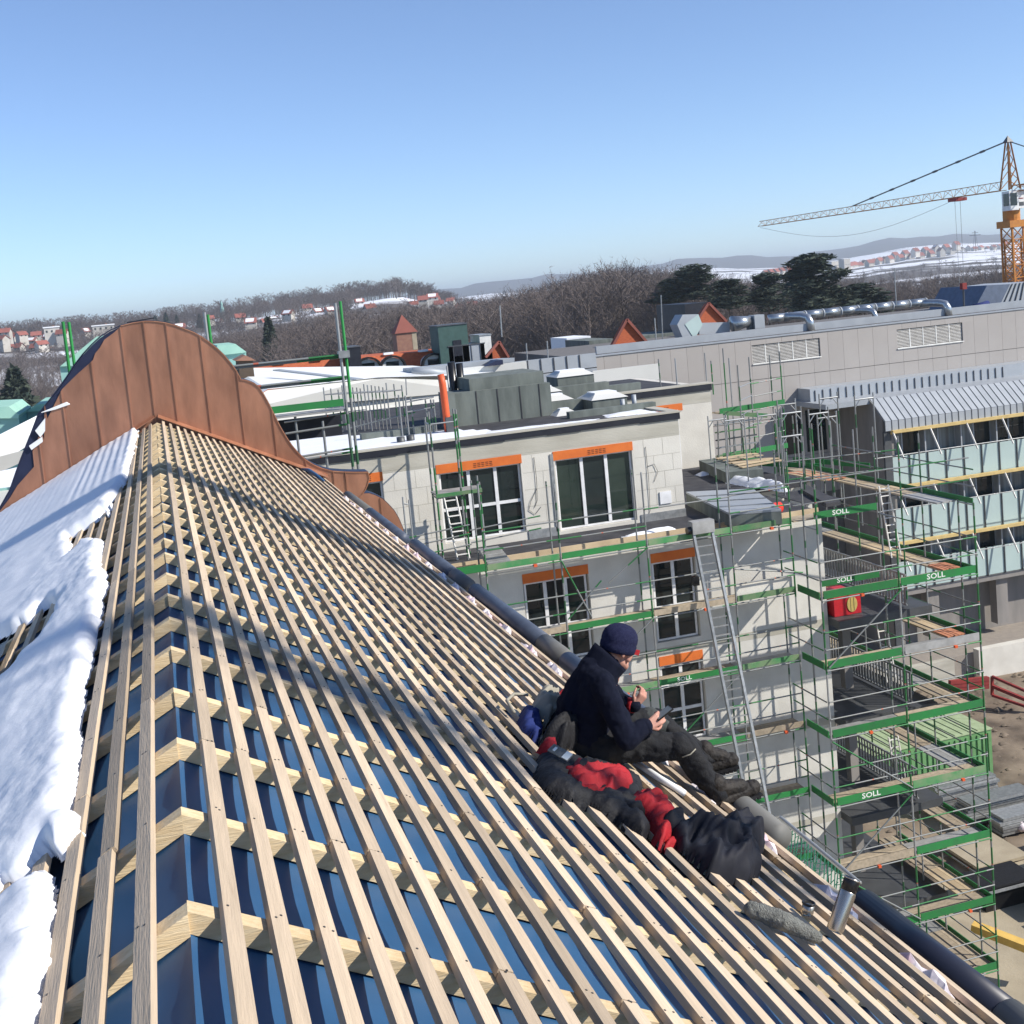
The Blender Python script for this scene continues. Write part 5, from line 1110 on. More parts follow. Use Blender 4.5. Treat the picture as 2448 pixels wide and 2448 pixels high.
t = thing('brick_tower', 'small brick tower with steep red pyramid roof in the bare wood', 'tower', tuple(at(966, 800, Y=180)))
p = at(966, 795, Y=180); w = 1.5
MB().box(p.x-w, p.x+w, 180-w, 180+w, -24, p.z).build('shaft', m_brickw, t); a = at(960, 752, Y=180)
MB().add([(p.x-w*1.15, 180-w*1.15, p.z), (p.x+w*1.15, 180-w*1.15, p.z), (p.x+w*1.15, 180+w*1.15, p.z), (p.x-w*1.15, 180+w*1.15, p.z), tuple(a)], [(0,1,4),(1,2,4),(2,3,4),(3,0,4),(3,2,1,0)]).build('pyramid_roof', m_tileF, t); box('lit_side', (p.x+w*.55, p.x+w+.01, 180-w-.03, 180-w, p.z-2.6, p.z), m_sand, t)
# ------------------------------------------------------------------ balcony building on the right
YB = 59.0
bb = thing('balcony_building', 'grey zinc roofed building with bands of pale glass balconies and yellow awning beams', 'building', (42, 61, G))
XB0, XB1 = 39.87*k62, 62*k62
Z62 = lambda z: z*k62
box('core', (XB0+.3, XB1, YB+1.3, YGW-.1, G, Z62(-9.0)), m_concD, bb); MB().prism([(XB0-.36, YB-.1, G), (XB0-.36, YB-.1, Z62(-9.2)), (XB0-.36, YB+1.0, Z62(-8.16)), (XB0-.36, YGW-.03, Z62(-8.10)), (XB0-.36, YGW-.03, G)], (.64, 0, 0)).build('end_wall', m_concD, bb); box('end_pier', (XB0-.4, XB0+.06, YB-.25, YB-.11, G, Z62(-9.95)), m_steel, bb)
n = 44; sx = .447*k62
for k in range(n):
    a = XB0-.35+k*sx; MB().prism([(a, YB-.35, Z62(-9.32)), (a+sx, YB-.35, Z62(-9.32)), (a+sx, YB+1.0, Z62(-8.12)), (a, YB+1.0, Z62(-8.12))], (0, .05, -.05)).build('roof_tray', m_zinc, bb)
    MB().bar((a, YB-.37, Z62(-9.31)), (a, YB+.99, Z62(-8.11)), .024, .022).build('roof_seam', m_zincD, bb)
    box('fascia_tray', (a+.01, a+sx-.01, YB-.34, YB-.28, Z62(-9.9), Z62(-9.34)), m_zinc, bb); box('fascia_seam', (a-.018, a+.018, YB-.36, YB-.28, Z62(-9.92), Z62(-9.34)), m_zincD, bb)
for k in range(26): box('back_seam', (37.2*k62+k*.5, 37.2*k62+k*.5+.04, YGW-1.45, YGW-1.4, Z62(-8.2), Z62(-7.45)), m_zincD, bb)
MB().box(36.9*k62, XB1, YGW-1.4, YGW-.02, Z62(-8.3), Z62(-7.35)).build('back_parapet', m_zinc, bb); MB().box(36.6*k62, XB1, YB+1.0, YGW-.02, Z62(-8.4), Z62(-8.1)).build('flat_roof', m_zinc, bb)
FLB = [-9.9, -13.15, -16.45]
bw = 2.33
for f, zf in enumerate(FLB):
    zt_ = Z62(zf); zb_ = Z62([-13.05, -16.35, -19.2][f]); gt = Z62([-11.5, -14.55, -17.7][f])
    box('awning_beam', (XB0, XB1, YB-.55, YB-.3, zt_-.14, zt_+.02), m_yellow, bb); box('beam_shadow_gap', (XB0, XB1, YB-.3, YB-.1, zt_-.2, zt_-.04), m_yellow, bb)
    box('floor_slab', (XB0, XB1, YB, YB+1.4, zb_-.22, zb_), m_concD, bb)
    i = 0; x = XB0+.02
    while x < XB1-1:
        for h in range(2):
            g0 = x+h*bw/2; box('glass_balustrade', (g0+.03, g0+bw/2-.03, YB-.12, YB-.08, zb_-.16, gt), m_bal, bb)
            MB().box(g0-.03, g0+.03, YB-.18, YB-.08, zb_-.2, gt+.05).build('balustrade_post', m_steel, bb)
        op = (i*7+f*3) % 5 == 1
        w = window(x+.04, x+bw-.04, zb_+.02, zt_-.2, YB+.5, (.5,), (), parent=bb, glass=[m_glass, m_glass] if op else [m_curt, m_curt if i % 2 else m_glass], f=.05); w.data.materials[0] = m_zinc
        MB().bar((x, YB-.5, zt_-.08), (x+.28, YB-1.0, zt_-1.55), .07, .07).build('awning_arm', m_rod, bb)
        box('partition', (x-.04, x+.04, YB, YB+.5, zb_, zt_-.2), m_zinc, bb)
        i += 1; x += bw
    for q in (0,): MB().tube((XB0-2, YB-1.6, gt+.35), (XB1, YB-1.6, gt+.35), .03, 8).build('front_rail', m_galv, bb)
box('dark_base', (XB0, XB1, YB+2.6, YB+2.8, G, Z62(-19.3)), m_navy, bb); box('base_ceiling', (XB0, XB1, YB-.1, YB+2.7, Z62(-19.75), Z62(-19.4)), m_concD, bb)
for x in (42.4, 47.2, 52, 57): box('column', (x*k62-.38, x*k62+.38, YB+.2, YB+.8, Z62(-22.6), Z62(-19.6)), m_concD, bb)
t = thing('retaining_wall', 'long pale concrete retaining wall with a dark arched shadow, at the right below the balconies', 'wall', (44, 57, G))
MB().box(32, 66, 56.9, 62, G, -22.05).build('platform', M('brown slab', (.30, .265, .225), (.26, .23, .20), r=.95), t); MB().box(43.2*k62, 66, 56.4, 56.88, G-.5, -21.75).build('pale_wall', m_render, t); MB().box(32, 43.2*k62-1.5, 56.5, 56.88, G-.5, -22.0).build('side_wall', m_conc, t)
# ------------------------------------------------------------------ crane
cr = thing('tower_crane', 'orange tower crane with long lattice jib at the right edge', 'crane', (110, 140, -24))
CX, CY = 110.6, 140.0; u = Vector((-9, 66, 0)).normalized(); nrm = Vector((u.y, -u.x, 0)); ZJ = 7.3
def lattice(name, p, q, w, h, nseg, m, tri=False, taper=1., r=.055):
    p = Vector(p); q = Vector(q); d = (q-p).normalized(); a = nrm if abs(d.z) < .5 else u; b = d.cross(a).normalized()
    if b.z < 0 and abs(d.z) < .5: b = -b
    mb = MB(); cs_ = ([(-w/2, 0), (w/2, 0), (0, h)] if tri else [(-w/2, -h/2), (w/2, -h/2), (w/2, h/2), (-w/2, h/2)])
    P = lambda k, c: p.lerp(q, k/nseg)+a*(c[0]*(1+(taper-1)*k/nseg))+b*(c[1]*(1+(taper-1)*k/nseg))
    for c in cs_: mb.bar(P(0, c), P(nseg, c), r*2, r*2)
    n = len(cs_)
    for k in range(nseg):
        for j in range(n):
            c, e = cs_[j], cs_[(j+1) % n]; mb.bar(P(k, c if k % 2 else e), P(k+1, e if k % 2 else c), r, r)
            if not tri: mb.bar(P(k, c), P(k, e), r, r)
    return mb.build(name, m, cr)
lattice('mast', (CX, CY, -26), (CX, CY, 2.4), 1.9, 1.9, 17, m_crane, r=.10)
lattice('climbing_frame', (CX, CY, -26), (CX, CY, 0.9), 1.45, 1.45, 24, m_crane, r=.09); MB().box(CX-1.35, CX+1.35, CY-1.35, CY+1.35, 2.3, 3.2).build('turntable', m_crane, cr); MB().tube((CX, CY, 3.1), (CX, CY, 4.9), 1.1, 16).build('slewing_ring', m_crane, cr)
J0 = Vector((CX, CY, ZJ))+u*1.2; J1 = Vector((CX, CY, ZJ))+u*56
lattice('jib', J0, J1, 1.2, 1.15, 52, m_craned, True, .72, r=.045)
CJ = Vector((CX, CY, ZJ)); lattice('counter_jib', CJ-u*1.0, CJ-u*16, 1.4, .8, 10, m_craned, False, 1, r=.06)
ap = Vector((CX, CY, 13.6)); hb = MB()
for (sx, sy) in ((-1, -1), (1, -1), (1, 1), (-1, 1)):
    b0 = CJ+u*(sx*.95)+nrm*(sy*.8); hb.bar(b0, ap+u*(sx*.2)+nrm*(sy*.2), .2, .2)
    for k in range(5):
        f0, f1 = k/5, (k+1)/5; o0 = CJ+u*(-sx*.95 if sy > 0 else sx*.95)+nrm*(sy*.8 if sy > 0 else -sy*.8); hb.bar(b0.lerp(ap, f0), o0.lerp(ap, f1), .08, .08)
hb.build('tower_head', m_craned, cr); MB().add([tuple(ap+Vector((-.5, -.5, -.2))), tuple(ap+Vector((.5, -.5, -.2))), tuple(ap+Vector((.5, .5, -.2))), tuple(ap+Vector((-.5, .5, -.2))), tuple(ap+Vector((0, 0, .7)))], [(0,1,4),(1,2,4),(2,3,4),(3,0,4),(3,2,1,0)]).build('head_cap', m_steel, cr)
tie = CJ+u*31.5+Vector((0, 0, 1.0)); MB().bar(ap, tie, .13, .16).build('tie_bar', m_steel, cr); MB().bar(ap, CJ-u*14+Vector((0, 0, .6)), .1, .12).build('tie_bar', m_steel, cr)
for k in range(1, 7): q = ap.lerp(tie, k/7); MB().bar(q-(tie-ap).normalized()*.4, q+(tie-ap).normalized()*.4, .24, .26).build('tie_joint', m_steel, cr)
q = CJ+u*9.5; MB().box(q.x-.9, q.x+.9, q.y-.9, q.y+.9, q.z-.55, q.z-.1).build('trolley', m_redst, cr)
for d in (-.5, .5): MB().tube(q+u*d+Vector((0, 0, -.5)), q+u*d*.8+Vector((0, 0, -15)), .03, 5).build('hoist_rope', m_galv, cr)
pts = [J1.lerp(q, f)+Vector((0, 0, -3.2*math.sin(math.pi*f)**1.0-.2)) for f in np.linspace(0, 1, 15)]; MB().path(pts, .028, 5).build('slack_rope', m_galv, cr)
cb = Vector((CX, CY, 5.0)); ccb = MB().box(cb.x-1.75, cb.x-.35, cb.y-2.0, cb.y-.5, 4.5, 7.0).build('cab', m_cab, cr); box('cab_window', (cb.x-1.62, cb.x-.62, cb.y-2.03, cb.y-2.0, 5.1, 6.7), m_glass, ccb); box('cab_window', (cb.x-1.78, cb.x-1.75, cb.y-1.9, cb.y-.8, 5.1, 6.7), m_glass, ccb)
w = box('machine_cover', (cb.x-.3, cb.x+1.0, cb.y-1.6, cb.y+1.0, 4.7, 7.1), m_cab, cr); box('vent_grille', (cb.x+.0, cb.x+.75, cb.y-1.63, cb.y-1.6, 5.0, 5.5), m_steel, w); box('red_lettering', (cb.x-.05, cb.x+.7, cb.y-1.63, cb.y-1.6, 5.9, 6.02), m_redst, w)
s0 = Vector((CX+.9, CY-2.2, 9.3)); sg = box('sign_board', (s0.x, s0.x+3.6, s0.y, s0.y+.12, s0.z-2.1, s0.z+.0), m_blue, cr)
c = Vector((s0.x+.85, s0.y-.03, s0.z-1.05)); lg = MB()
for (a, b) in (((-.55, -.55), (0, .62)), ((0, .62), (.55, -.55)), ((.55, -.55), (-.55, -.55))): lg.bar((c.x+a[0], c.y, c.z+a[1]), (c.x+b[0], c.y, c.z+b[1]), .05, .16, (0, 1, 0)); 
lg.build('triangle_logo', m_logo, sg); MB().prism([(c.x-.18, c.y, c.z-.3), (c.x+.18, c.y, c.z-.3), (c.x, c.y, c.z+.1)], (0, .02, 0)).build('logo_centre', m_logo, sg)
# ================================================================== THINGS ON THE GROUND OF THE YARD
def container(label, x, y, L, Wd, rot, seed):
    t = thing('site_container', label, 'container', (x, y, G)); c, s = math.cos(rot), math.sin(rot)
    T = lambda a, b, z: (x+a*c-b*s, y+a*s+b*c, G+.15+z); H = 2.5
    MB().prism([T(-L/2, -Wd/2, 0), T(L/2, -Wd/2, 0), T(L/2, Wd/2, 0), T(-L/2, Wd/2, 0)], (0, 0, H)).build('body', m_cont, t); MB().prism([T(-L/2-.04, -Wd/2-.04, H), T(L/2+.04, -Wd/2-.04, H), T(L/2+.04, Wd/2+.04, H), T(-L/2-.04, Wd/2+.04, H)], (0, 0, .05)).build('roof_sheet', m_conttop, t)
    n = int(L/.28)
    for sg in (-1, 1):
        for k in range(n): a = -L/2+.2+k*.28; MB().prism([T(a, sg*(Wd/2), .12), T(a+.13, sg*(Wd/2), .12), T(a+.13, sg*(Wd/2+.05), .12), T(a, sg*(Wd/2+.05), .12)], (0, 0, H-.25)).build('corrugation', m_cont, t)
    for k in range(7): b = -Wd/2+.2+k*.3; MB().prism([T(L/2, b, .12), T(L/2+.05, b, .12), T(L/2+.05, b+.13, .12), T(L/2, b+.13, .12)], (0, 0, H-.8)).build('corrugation', m_cont, t)
    MB().prism([T(L/2+.06, -.5, 1.85), T(L/2+.06, .6, 1.85), T(L/2+.06, .6, 2.25), T(L/2+.06, -.5, 2.25)], (.01, 0, 0)).build('orange_plate', m_orange, t)
    for k in range(14): a = -L/2+.3+k*(L-.6)/14; MB().prism([T(a, -Wd/2, H+.05), T(a+.12, -Wd/2, H+.05), T(a+.12, Wd/2, H+.05), T(a, Wd/2, H+.05)], (0, 0, .03)).build('roof_rib', m_conttop, t)
container('green corrugated site container standing behind the right scaffold', 29.8, 45.6, 6.0, 2.4, .02, 1)
def stack(name, label, cat, x, y, w, d, n, h, m, z=G+.05, group=None, part='sheet', jit=.1, r2=None):
    t = thing(name, label, cat, (x, y, z), group); R = random.Random(int(x*7+y))
    for k in range(n): a, b = R.uniform(-jit, jit), R.uniform(-jit, jit); box(part, (x-w/2+a, x+w/2+a, y-d/2+b, y+d/2+b, z+k*h, z+(k+.82)*h), m, t)
    return t
for k in range(3): stack('frame_pile', ['pile of shiny bundled scaffold frames right of the container', 'second pile of silver scaffold frames in front of the first', 'low pile of silver tubes by the mud hole'][k], 'pile', 30.4+.6*k, 43.4-1.3*k, 3.0, .9, [9, 7, 5][k], .14, m_galv, part='frame')
t = thing('foil_heap', 'heap of silvery white plastic film on the earth beside the mud hole', 'film', (31.8, 40.6, G)); b = MB()
for k in range(9): b.cap((31.0+.25*k, 40.4+.1*(k % 3), G+.25), (31.3+.25*k, 40.9, G+.35+.1*(k % 2)), .22, .15, 8)
b.build('film', m_foil, t, True)
stack('plank_pile', 'long pile of brown boards at the right edge of the yard', 'boards', 33.6, 38.6, 6.0, 1.0, 5, .09, m_plank, part='board')
o = MB().bar((29.4, 37.9, G+.2), (40, 37.2, G+.25), .16, .2).build('formwork_beam', m_timber); props(o, 'long yellowish formwork beam lying across the earth at the right', 'beam')
for (x, y, lab) in ((30.6, 36.6, 'black tub at the right edge, farthest of the three dark containers'), (26.7, 36.2, 'black rectangular bin seen through the right scaffold'), (28.4, 34.6, 'black skip in front of the grey stone pallet')):
    t = thing('black_bin', lab, 'bin', (x, y, G)); MB().prism([(x-1., y-.6, G), (x+1., y-.6, G), (x+1., y+.6, G), (x-1., y+.6, G)], (0, 0, 1.0)).build('tub', m_plastic, t); MB().box(x-1.08, x+1.08, y-.68, y+.68, G+1.0, G+1.08).build('lid', m_blk, t); MB().bar((x-1.1, y-.72, G+.92), (x+1.1, y-.72, G+.92), .06, .09).build('rim', m_galv, t)
t = thing('stone_pallet', 'pallet of grey paving stones at the lower right edge', 'pallet', (28.0, 33.0, G)); R = random.Random(8)
for k in range(5):
    for i in range(3):
        for j in range(2): MB().box(27.4+.44*i+R.uniform(-.02, .02), 27.8+.44*i, 32.6+.5*j, 33.06+.5*j, G+.15+.22*k, G+.36+.22*k).build('paving_stone', m_zinc if (i+k) % 3 else m_conc, t)
MB().box(27.3, 28.8, 32.5, 33.7, G+.02, G+.14).build('pallet_base', m_plank, t)
o = MB().box(27.3, 29.6, 38.2, 40.6, G+.2, G+.32).build('pale_board', m_sand); props(o, 'pale square board on the ground between the black bins', 'board')
o = MB().bar((23.2, 32.9, G+1.6), (24.6, 31.0, G+1.2), .35, .25).build('yellow_beam', m_timber); props(o, 'yellow beam end at the foot of the right scaffold beside the dark pipe', 'beam')
t = thing('red_barrier', 'rusty red steel frame lying on the earth bank at the right edge', 'frame', (38.6, 52, G))
P = [at(2372, 1617, Y=52), at(2470, 1660, Y=50), at(2372, 1662, Y=52), at(2470, 1695, Y=50)]
for (a, b) in ((0, 1), (2, 3), (0, 2)): MB().bar(P[a], P[b], .12, .12).build('steel_bar', m_redst, t)
MB().bar(at(2372, 1640, Y=52), at(2470, 1680, Y=50), .16, .16).build('steel_bar', m_redst, t)
for k in range(3): o = MB().bar(at(2270, 1632+9*k, Y=53), at(2362, 1622+9*k, Y=53), .22, .22).build('red_beam', m_redst); props(o, 'red steel beam lying behind the scaffold in front of the concrete wall', 'beam', 'red beams by the wall')
# churned earth: clods, stones and scraps too many to count
RG = np.random.default_rng(5); V = []; Fq = []
for k in range(2600):
    x, y = RG.uniform(21, 60), RG.uniform(27, 57); r = RG.uniform(.04, .16)*(2.2 if RG.random() < .08 else 1)
    if NZ(Vector((x*.25, y*.25, 4))) < -.05 and RG.random() < .7: continue
    b = len(V); z = G+.03+(.45*math.exp(-((x-39)/5)**2-((y-49)/4.5)**2))
    for (dx, dy, dz) in ((-1, -.6, 0), (1, -.8, 0), (.7, 1, 0), (-.8, .9, 0), (.1, .1, .8)): V.append((x+dx*r*RG.uniform(.6, 1.2), y+dy*r*RG.uniform(.6, 1.2), z+dz*r*RG.uniform(.5, 1.2)))
    Fq += [(b, b+1, b+4), (b+1, b+2, b+4), (b+2, b+3, b+4), (b+3, b, b+4)]
props(npmesh('clods', V, Fq, M('earth clods', (.24, .19, .14), (.10, .08, .06), r=1, scale=.8), kind='stuff'), 'clods and stones strewn over the churned earth of the yard', 'rubble')
# ------------------------------------------------------------------ unseen chimney added and tree shaped to throw the shadow bands over the roof
t = thing('added_chimney', 'tall slim brick chimney added beside the roof, outside the picture, to cast a shadow band', 'chimney', (19.2, 2.9, G))
MB().lathe([(.6, 0), (.52, 20), (.43, 38)], (19.2, 2.9, G), n=28).build('stack', m_brickw, t, True); MB().lathe([(.43, 0), (.55, .2), (.55, .8), (.45, 1.0)], (19.2, 2.9, G+38), n=28).build('crown', m_brickw, t, True)
v, f = bare_template(41, h=41, nb=40, tw=9, cw=.022, z0=.81, z1=.99, tl=.35); t = thing('tall_tree', 'tall slim leafless tree with a high crown shaped for its shadow, outside the picture', 'tree', (16.4, -3.05, G))
npmesh('crown', v+np.array([16.4, -3.05, G], dtype=np.float32), f, m_bark, t); MB().tube((16.4, -3.05, G), (16.4, -3.05, G+36), .16, 10, .09).build('trunk', m_trunk, t, True)
# ------------------------------------------------------------------ the hazy air
hz = bpy.data.materials.new('haze'); hz.use_nodes = True; n = hz.node_tree.nodes; n.clear(); om = n.new('ShaderNodeOutputMaterial'); pv = n.new('ShaderNodeVolumePrincipled')
pv.inputs['Color'].default_value = (.80, .90, 1.0, 1); pv.inputs['Density'].default_value = 1.7e-4; pv.inputs['Anisotropy'].default_value = .2; hz.node_tree.links.new(pv.outputs[0], om.inputs['Volume'])
box('haze', (-11000, 11000, -11000, 11000, -40, 105), hz, kind='stuff')
# ================================================================== THE ROOFER AND HIS THINGS
def remesh(o, vox, smooth=3, disp=None):
    m = o.modifiers.new('join', 'REMESH'); m.mode = 'VOXEL'; m.voxel_size = vox; m.use_smooth_shade = True
    if smooth: s = o.modifiers.new('relax', 'SMOOTH'); s.iterations = smooth; s.factor = .5
    for (size, st) in (disp or []):
        tx = bpy.data.textures.new('folds', 'CLOUDS'); tx.noise_scale = size; tx.noise_depth = 2
        d = o.modifiers.new('folds', 'DISPLACE'); d.texture = tx; d.strength = st; d.mid_level = .5; d.texture_coords = 'GLOBAL'
    return o
V3 = Vector
man = thing('person', 'roofer in navy fleece and beanie sitting on the battens looking down at a phone', 'person', (2.2, 6.95, -2.82))
HC = V3((2.512, 6.965, -2.212)); U = V3((.38, .02, .92)).normalized(); F_ = V3((.90, .20, -.40)); F_ = (F_-U*F_.dot(U)).normalized(); S_ = U.cross(F_)
def H(f, s, u): return HC+F_*f+S_*s+U*u
b = MB()
b.lathe([(.01, -.098), (.05, -.088), (.076, -.05), (.084, 0), (.078, .05), (.055, .085), (.01, .102)], HC+U*.015, U, 22, 1.2, .95, F_)      # skull
b.cap(H(.03, .025, -.09), H(.075, .012, -.112), .036, .026); b.cap(H(.03, -.025, -.09), H(.075, -.012, -.112), .036, .026)                 # jaw
b.cap(H(.088, 0, .01), H(.112, 0, -.035), .009, .013); b.cap(H(.106, .010, -.038), H(.106, -.010, -.038), .010, .010)                      # nose
b.cap(H(.085, -.035, .018), H(.085, .035, .018), .012, .012)                                                                              # brow
b.cap(H(.086, -.02, -.072), H(.086, .02, -.072), .011, .011); b.cap(H(.086, -.016, -.086), H(.086, .016, -.086), .011, .011)               # lips
b.cap(H(.082, 0, -.112), H(.084, 0, -.108), .02, .02)                                                                                     # chin
for s in (-1, 1): b.cap(H(.06, s*.045, -.045), H(.055, s*.05, -.06), .026, .022); b.cap(H(-.005, s*.082, -.01), H(-.012, s*.085, -.045), .016, .011)   # cheeks, ears
b.cap(H(-.03, 0, -.06), V3((2.40, 6.95, -2.37)), .056, .058)                                                                              # neck
b.cap((2.40, 6.95, -2.36), (2.27, 6.95, -2.55), .10, .12); b.cap((2.27, 6.95, -2.55), (2.22, 6.95, -2.72), .12, .13)                      # trunk inside the clothes
RS, RE, RW = V3((2.315, 6.765, -2.365)), V3((2.385, 6.62, -2.665)), V3((2.54, 6.655, -2.63)); LS, LE, LW = V3((2.40, 7.125, -2.36)), V3((2.54, 7.20, -2.63)), V3((2.62, 7.07, -2.648))
for (a, e, w) in ((RS, RE, RW), (LS, LE, LW)): b.cap((2.36, 6.95, -2.37), a, .07, .055); b.cap(a, e, .045, .038); b.cap(e, w, .036, .027)
RK, RA, LK, LA = V3((2.795, 6.735, -2.835)), V3((2.965, 6.665, -3.135)), V3((2.785, 7.15, -2.80)), V3((3.10, 7.11, -3.10))
for (hx, kx, ax) in ((V3((2.26, 6.83, -2.76)), RK, RA), (V3((2.27, 7.07, -2.76)), LK, LA)): b.cap((2.22, 6.95, -2.74), hx, .10, .08); b.cap(hx, kx, .07, .05); b.cap(kx, ax, .048, .035)
def hand(w, d, pn, thumb, curl, spread=.018):
    """palm from wrist w along d, back of hand normal pn; five separate jointed fingers"""
    d = d.normalized(); pn = (pn-d*pn.dot(d)).normalized(); sd = d.cross(pn)*thumb
    k = w+d*.082
    for q in (-.024, -.008, .008, .024): b.cap(w+sd*q*.7+d*.012, k+sd*q*1.15, .0145, .0125)
    L = [(.028, [.036, .024, .02]), (.010, [.042, .028, .022]), (-.009, [.038, .026, .021]), (-.027, [.030, .021, .018])]
    for n, (q, ls) in enumerate(L):
        p = k+sd*q*1.15; t = curl[n]*.5
        for j, l in enumerate(ls):
            e = p+(d*math.cos(t)-pn*math.sin(t))*l; b.cap(p, e, .0092-.0008*j, .0084-.0008*j, 8); p = e; t += curl[n]*(.9 if j == 0 else .7)
    p = w+sd*.024+d*.02; e = p+(d*.7+sd*.65-pn*.35).normalized()*.042; b.cap(p, e, .0125, .0105, 8); e2 = e+(d*.9+sd*.1-pn*.45).normalized()*.03; b.cap(e, e2, .0100, .0085, 8); b.cap(e2, e2+(d*.9-sd*.25-pn*.5).normalized()*.022, .0085, .007, 8)
hand(RW, V3((.90, .16, .30)), V3((-.12, -.95, .25)), 1, [.75, .8, .9, 1.0])
hand(LW, V3((.70, -.12, .72)), V3((.30, -.85, -.25)), -1, [1.05, 1.2, 1.3, 1.35])
body = b.build('body', m_skin, man, True); remesh(body, .0042, 2)
for s in (-1, 1): MB().cap(H(.092, s*.03, -.012), H(.093, s*.031, -.012), .006, .006, 8).build('eye', m_plastic, man, True)
# beanie with folded brim and red tag
b = MB(); b.lathe([(.096, -.036), (.102, -.032), (.107, -.012), (.108, .012), (.105, .022), (.107, .035), (.106, .06), (.098, .088), (.078, .114), (.050, .131), (.022, .139), (.004, .141)], HC-F_*.004, (U*.98-F_*.06), 32, 1.10, .95, F_)
hat = b.build('beanie', m_hat, man, True); p = H(.104, -.058, -.024); MB().bar(p, p+U*.032, .008, .034, F_).build('hat_tag', m_red, hat)
# navy fleece with standing collar
b = MB(); b.cap((2.235, 6.95, -2.73), (2.245, 6.95, -2.56), .165, .168); b.cap((2.245, 6.95, -2.56), (2.315, 6.95, -2.39), .168, .13); b.cap((2.235, 6.87, -2.70), (2.30, 6.83, -2.42), .13, .11); b.cap((2.235, 7.03, -2.70), (2.35, 7.07, -2.42), .13, .11)
b.cap((2.30, 6.90, -2.37), RS, .10, .085); b.cap((2.34, 7.0, -2.36), LS, .10, .085); b.cap((2.32, 6.95, -2.34), (2.40, 6.95, -2.30), .105, .09)
b.cap(RS, RE, .085, .069); b.cap(RE, RW-V3((.02, 0, 0)), .069, .050); b.cap(LS, LE, .083, .066); b.cap(LE, LW, .062, .047)
jk = b.build('fleece_jacket', m_navyf, man, True); remesh(jk, .008, 5, [(.16, .030), (.06, .014)])
b = MB(); n = 36; vs = []
for (c, ax, r, ey) in (((2.355, 6.95, -2.375), (.45, 0, .89), .135, 1.0), ((2.385, 6.95, -2.335), (.55, 0, .83), .122, .95), ((2.432, 6.95, -2.285), (.74, 0, .67), .128, .86), ((2.452, 6.95, -2.268), (.76, 0, .65), .130, .84), ((2.450, 6.95, -2.272), (.76, 0, .65), .120, .80), ((2.39, 6.95, -2.335), (.55, 0, .83), .105, .80)):
    c = V3(c); ax = V3(ax).normalized(); a = ax.cross(V3((0, 1, 0))).normalized()
    for i in range(n): th = 2*math.pi*i/n; vs.append(c+a*(r*math.cos(th))*(1+.05*math.sin(3*th))+V3((0, 1, 0))*(r*ey*math.sin(th)))
b.add(vs, [(j*n+i, j*n+(i+1) % n, (j+1)*n+(i+1) % n, (j+1)*n+i) for j in range(5) for i in range(n)]).build('collar', m_navyf, jk, True)
for (w_, e_) in ((RW, RE), (LW, LE)):
    d = (w_-e_).normalized(); MB().lathe([(.048, -.035), (.05, 0), (.046, .012), (.040, .010)], w_-d*.012, d, 18).build('cuff', m_navyf if w_ is RW else m_red, jk, True)
# trousers with knee patches
b = MB(); b.cap((2.22, 6.88, -2.75), (2.22, 7.02, -2.75), .135, .135)
for (hx, kx, ax, r1) in ((V3((2.27, 6.82, -2.755)), RK, RA, .112), (V3((2.28, 7.08, -2.755)), LK, LA, .108)):
    b.cap(hx, kx, r1, .082); b.cap(kx, kx.lerp(ax, .5)+V3((-.012, 0, -.005)), .082, .078); b.cap(kx.lerp(ax, .5)+V3((-.012, 0, -.005)), ax, .078, .066)
tr = b.build('work_trousers', m_trous, man, True); remesh(tr, .009, 4, [(.11, .034), (.045, .018)])
for (kx, hx, ax) in ((LK, V3((2.28, 7.08, -2.755)), LA), (RK, V3((2.27, 6.82, -2.755)), RA)):
    o = MB().cap(kx+V3((-.045, -.012, .022)), kx+V3((.028, -.012, -.035)), .080, .072).build('knee_patch', m_patch if kx is LK else m_trous, tr, True); remesh(o, .009, 3, [(.05, .015)])
p = V3((2.74, 6.648, -2.86)); MB().path([p, p+V3((.05, -.012, .012)), p+V3((.09, -.004, .035))], .004, 6).build('ruler_pocket_edge', m_strip, tr, True)
# boots
for (ax, toe_, nm) in ((RA, V3((3.215, 6.70, -3.165)), 'boot'), (LA, V3((3.26, 7.08, -3.13)), 'boot')):
    d = (toe_-ax); d.z = 0; d.normalize(); up = V3((-.02, 0, 1)); hl = ax+V3((-.02, 0, -.055)); b = MB(); b.cap(ax+V3((-.01, 0, .06)), hl+V3((.01, 0, .0)), .062, .052); b.cap(hl, toe_, .05, .047); b.cap(ax+d*.03+V3((0, 0, .02)), ax.lerp(toe_, .65)+V3((0, 0, .02)), .055, .045); b.cap(toe_-d*.02, toe_+V3((0, 0, .006)), .052, .044)
    o = b.build(nm, m_boot, man, True); remesh(o, .005, 2, [(.02, .006)])
    sd = d.cross(V3((0, 0, 1))).normalized(); sb = MB(); N = 9
    for k in range(N):
        c = hl.lerp(toe_, -.1+1.15*k/(N-1))+V3((0, 0, -.056)); sb.bar(c-d*.011, c+d*.011, .088, .026)
    c0, c1 = hl-d*.03+V3((0, 0, -.042)), toe_+d*.035+V3((0, 0, -.042)); sb.bar(c0, c1, .094, .016); sb.build('boot_sole', m_blk, o)
# phone in the right hand
pd = V3((.86, .06, .42)).normalized(); pc = RW+V3((.115, .02, .052)); t = MB().bar(pc-pd*.058, pc+pd*.058, .058, .010, V3((-.42, -.10, .88))).build('phone', m_plastic); props(t, 'slim dark phone held in the right hand of the roofer', 'phone')
pn = V3((-.42, -.10, .88)); pn = (pn-pd*pn.dot(pd)).normalized(); MB().bar(pc-pd*.052+pn*.0055, pc+pd*.052+pn*.0055, .052, .002, pn).build('screen', m_phone, t)
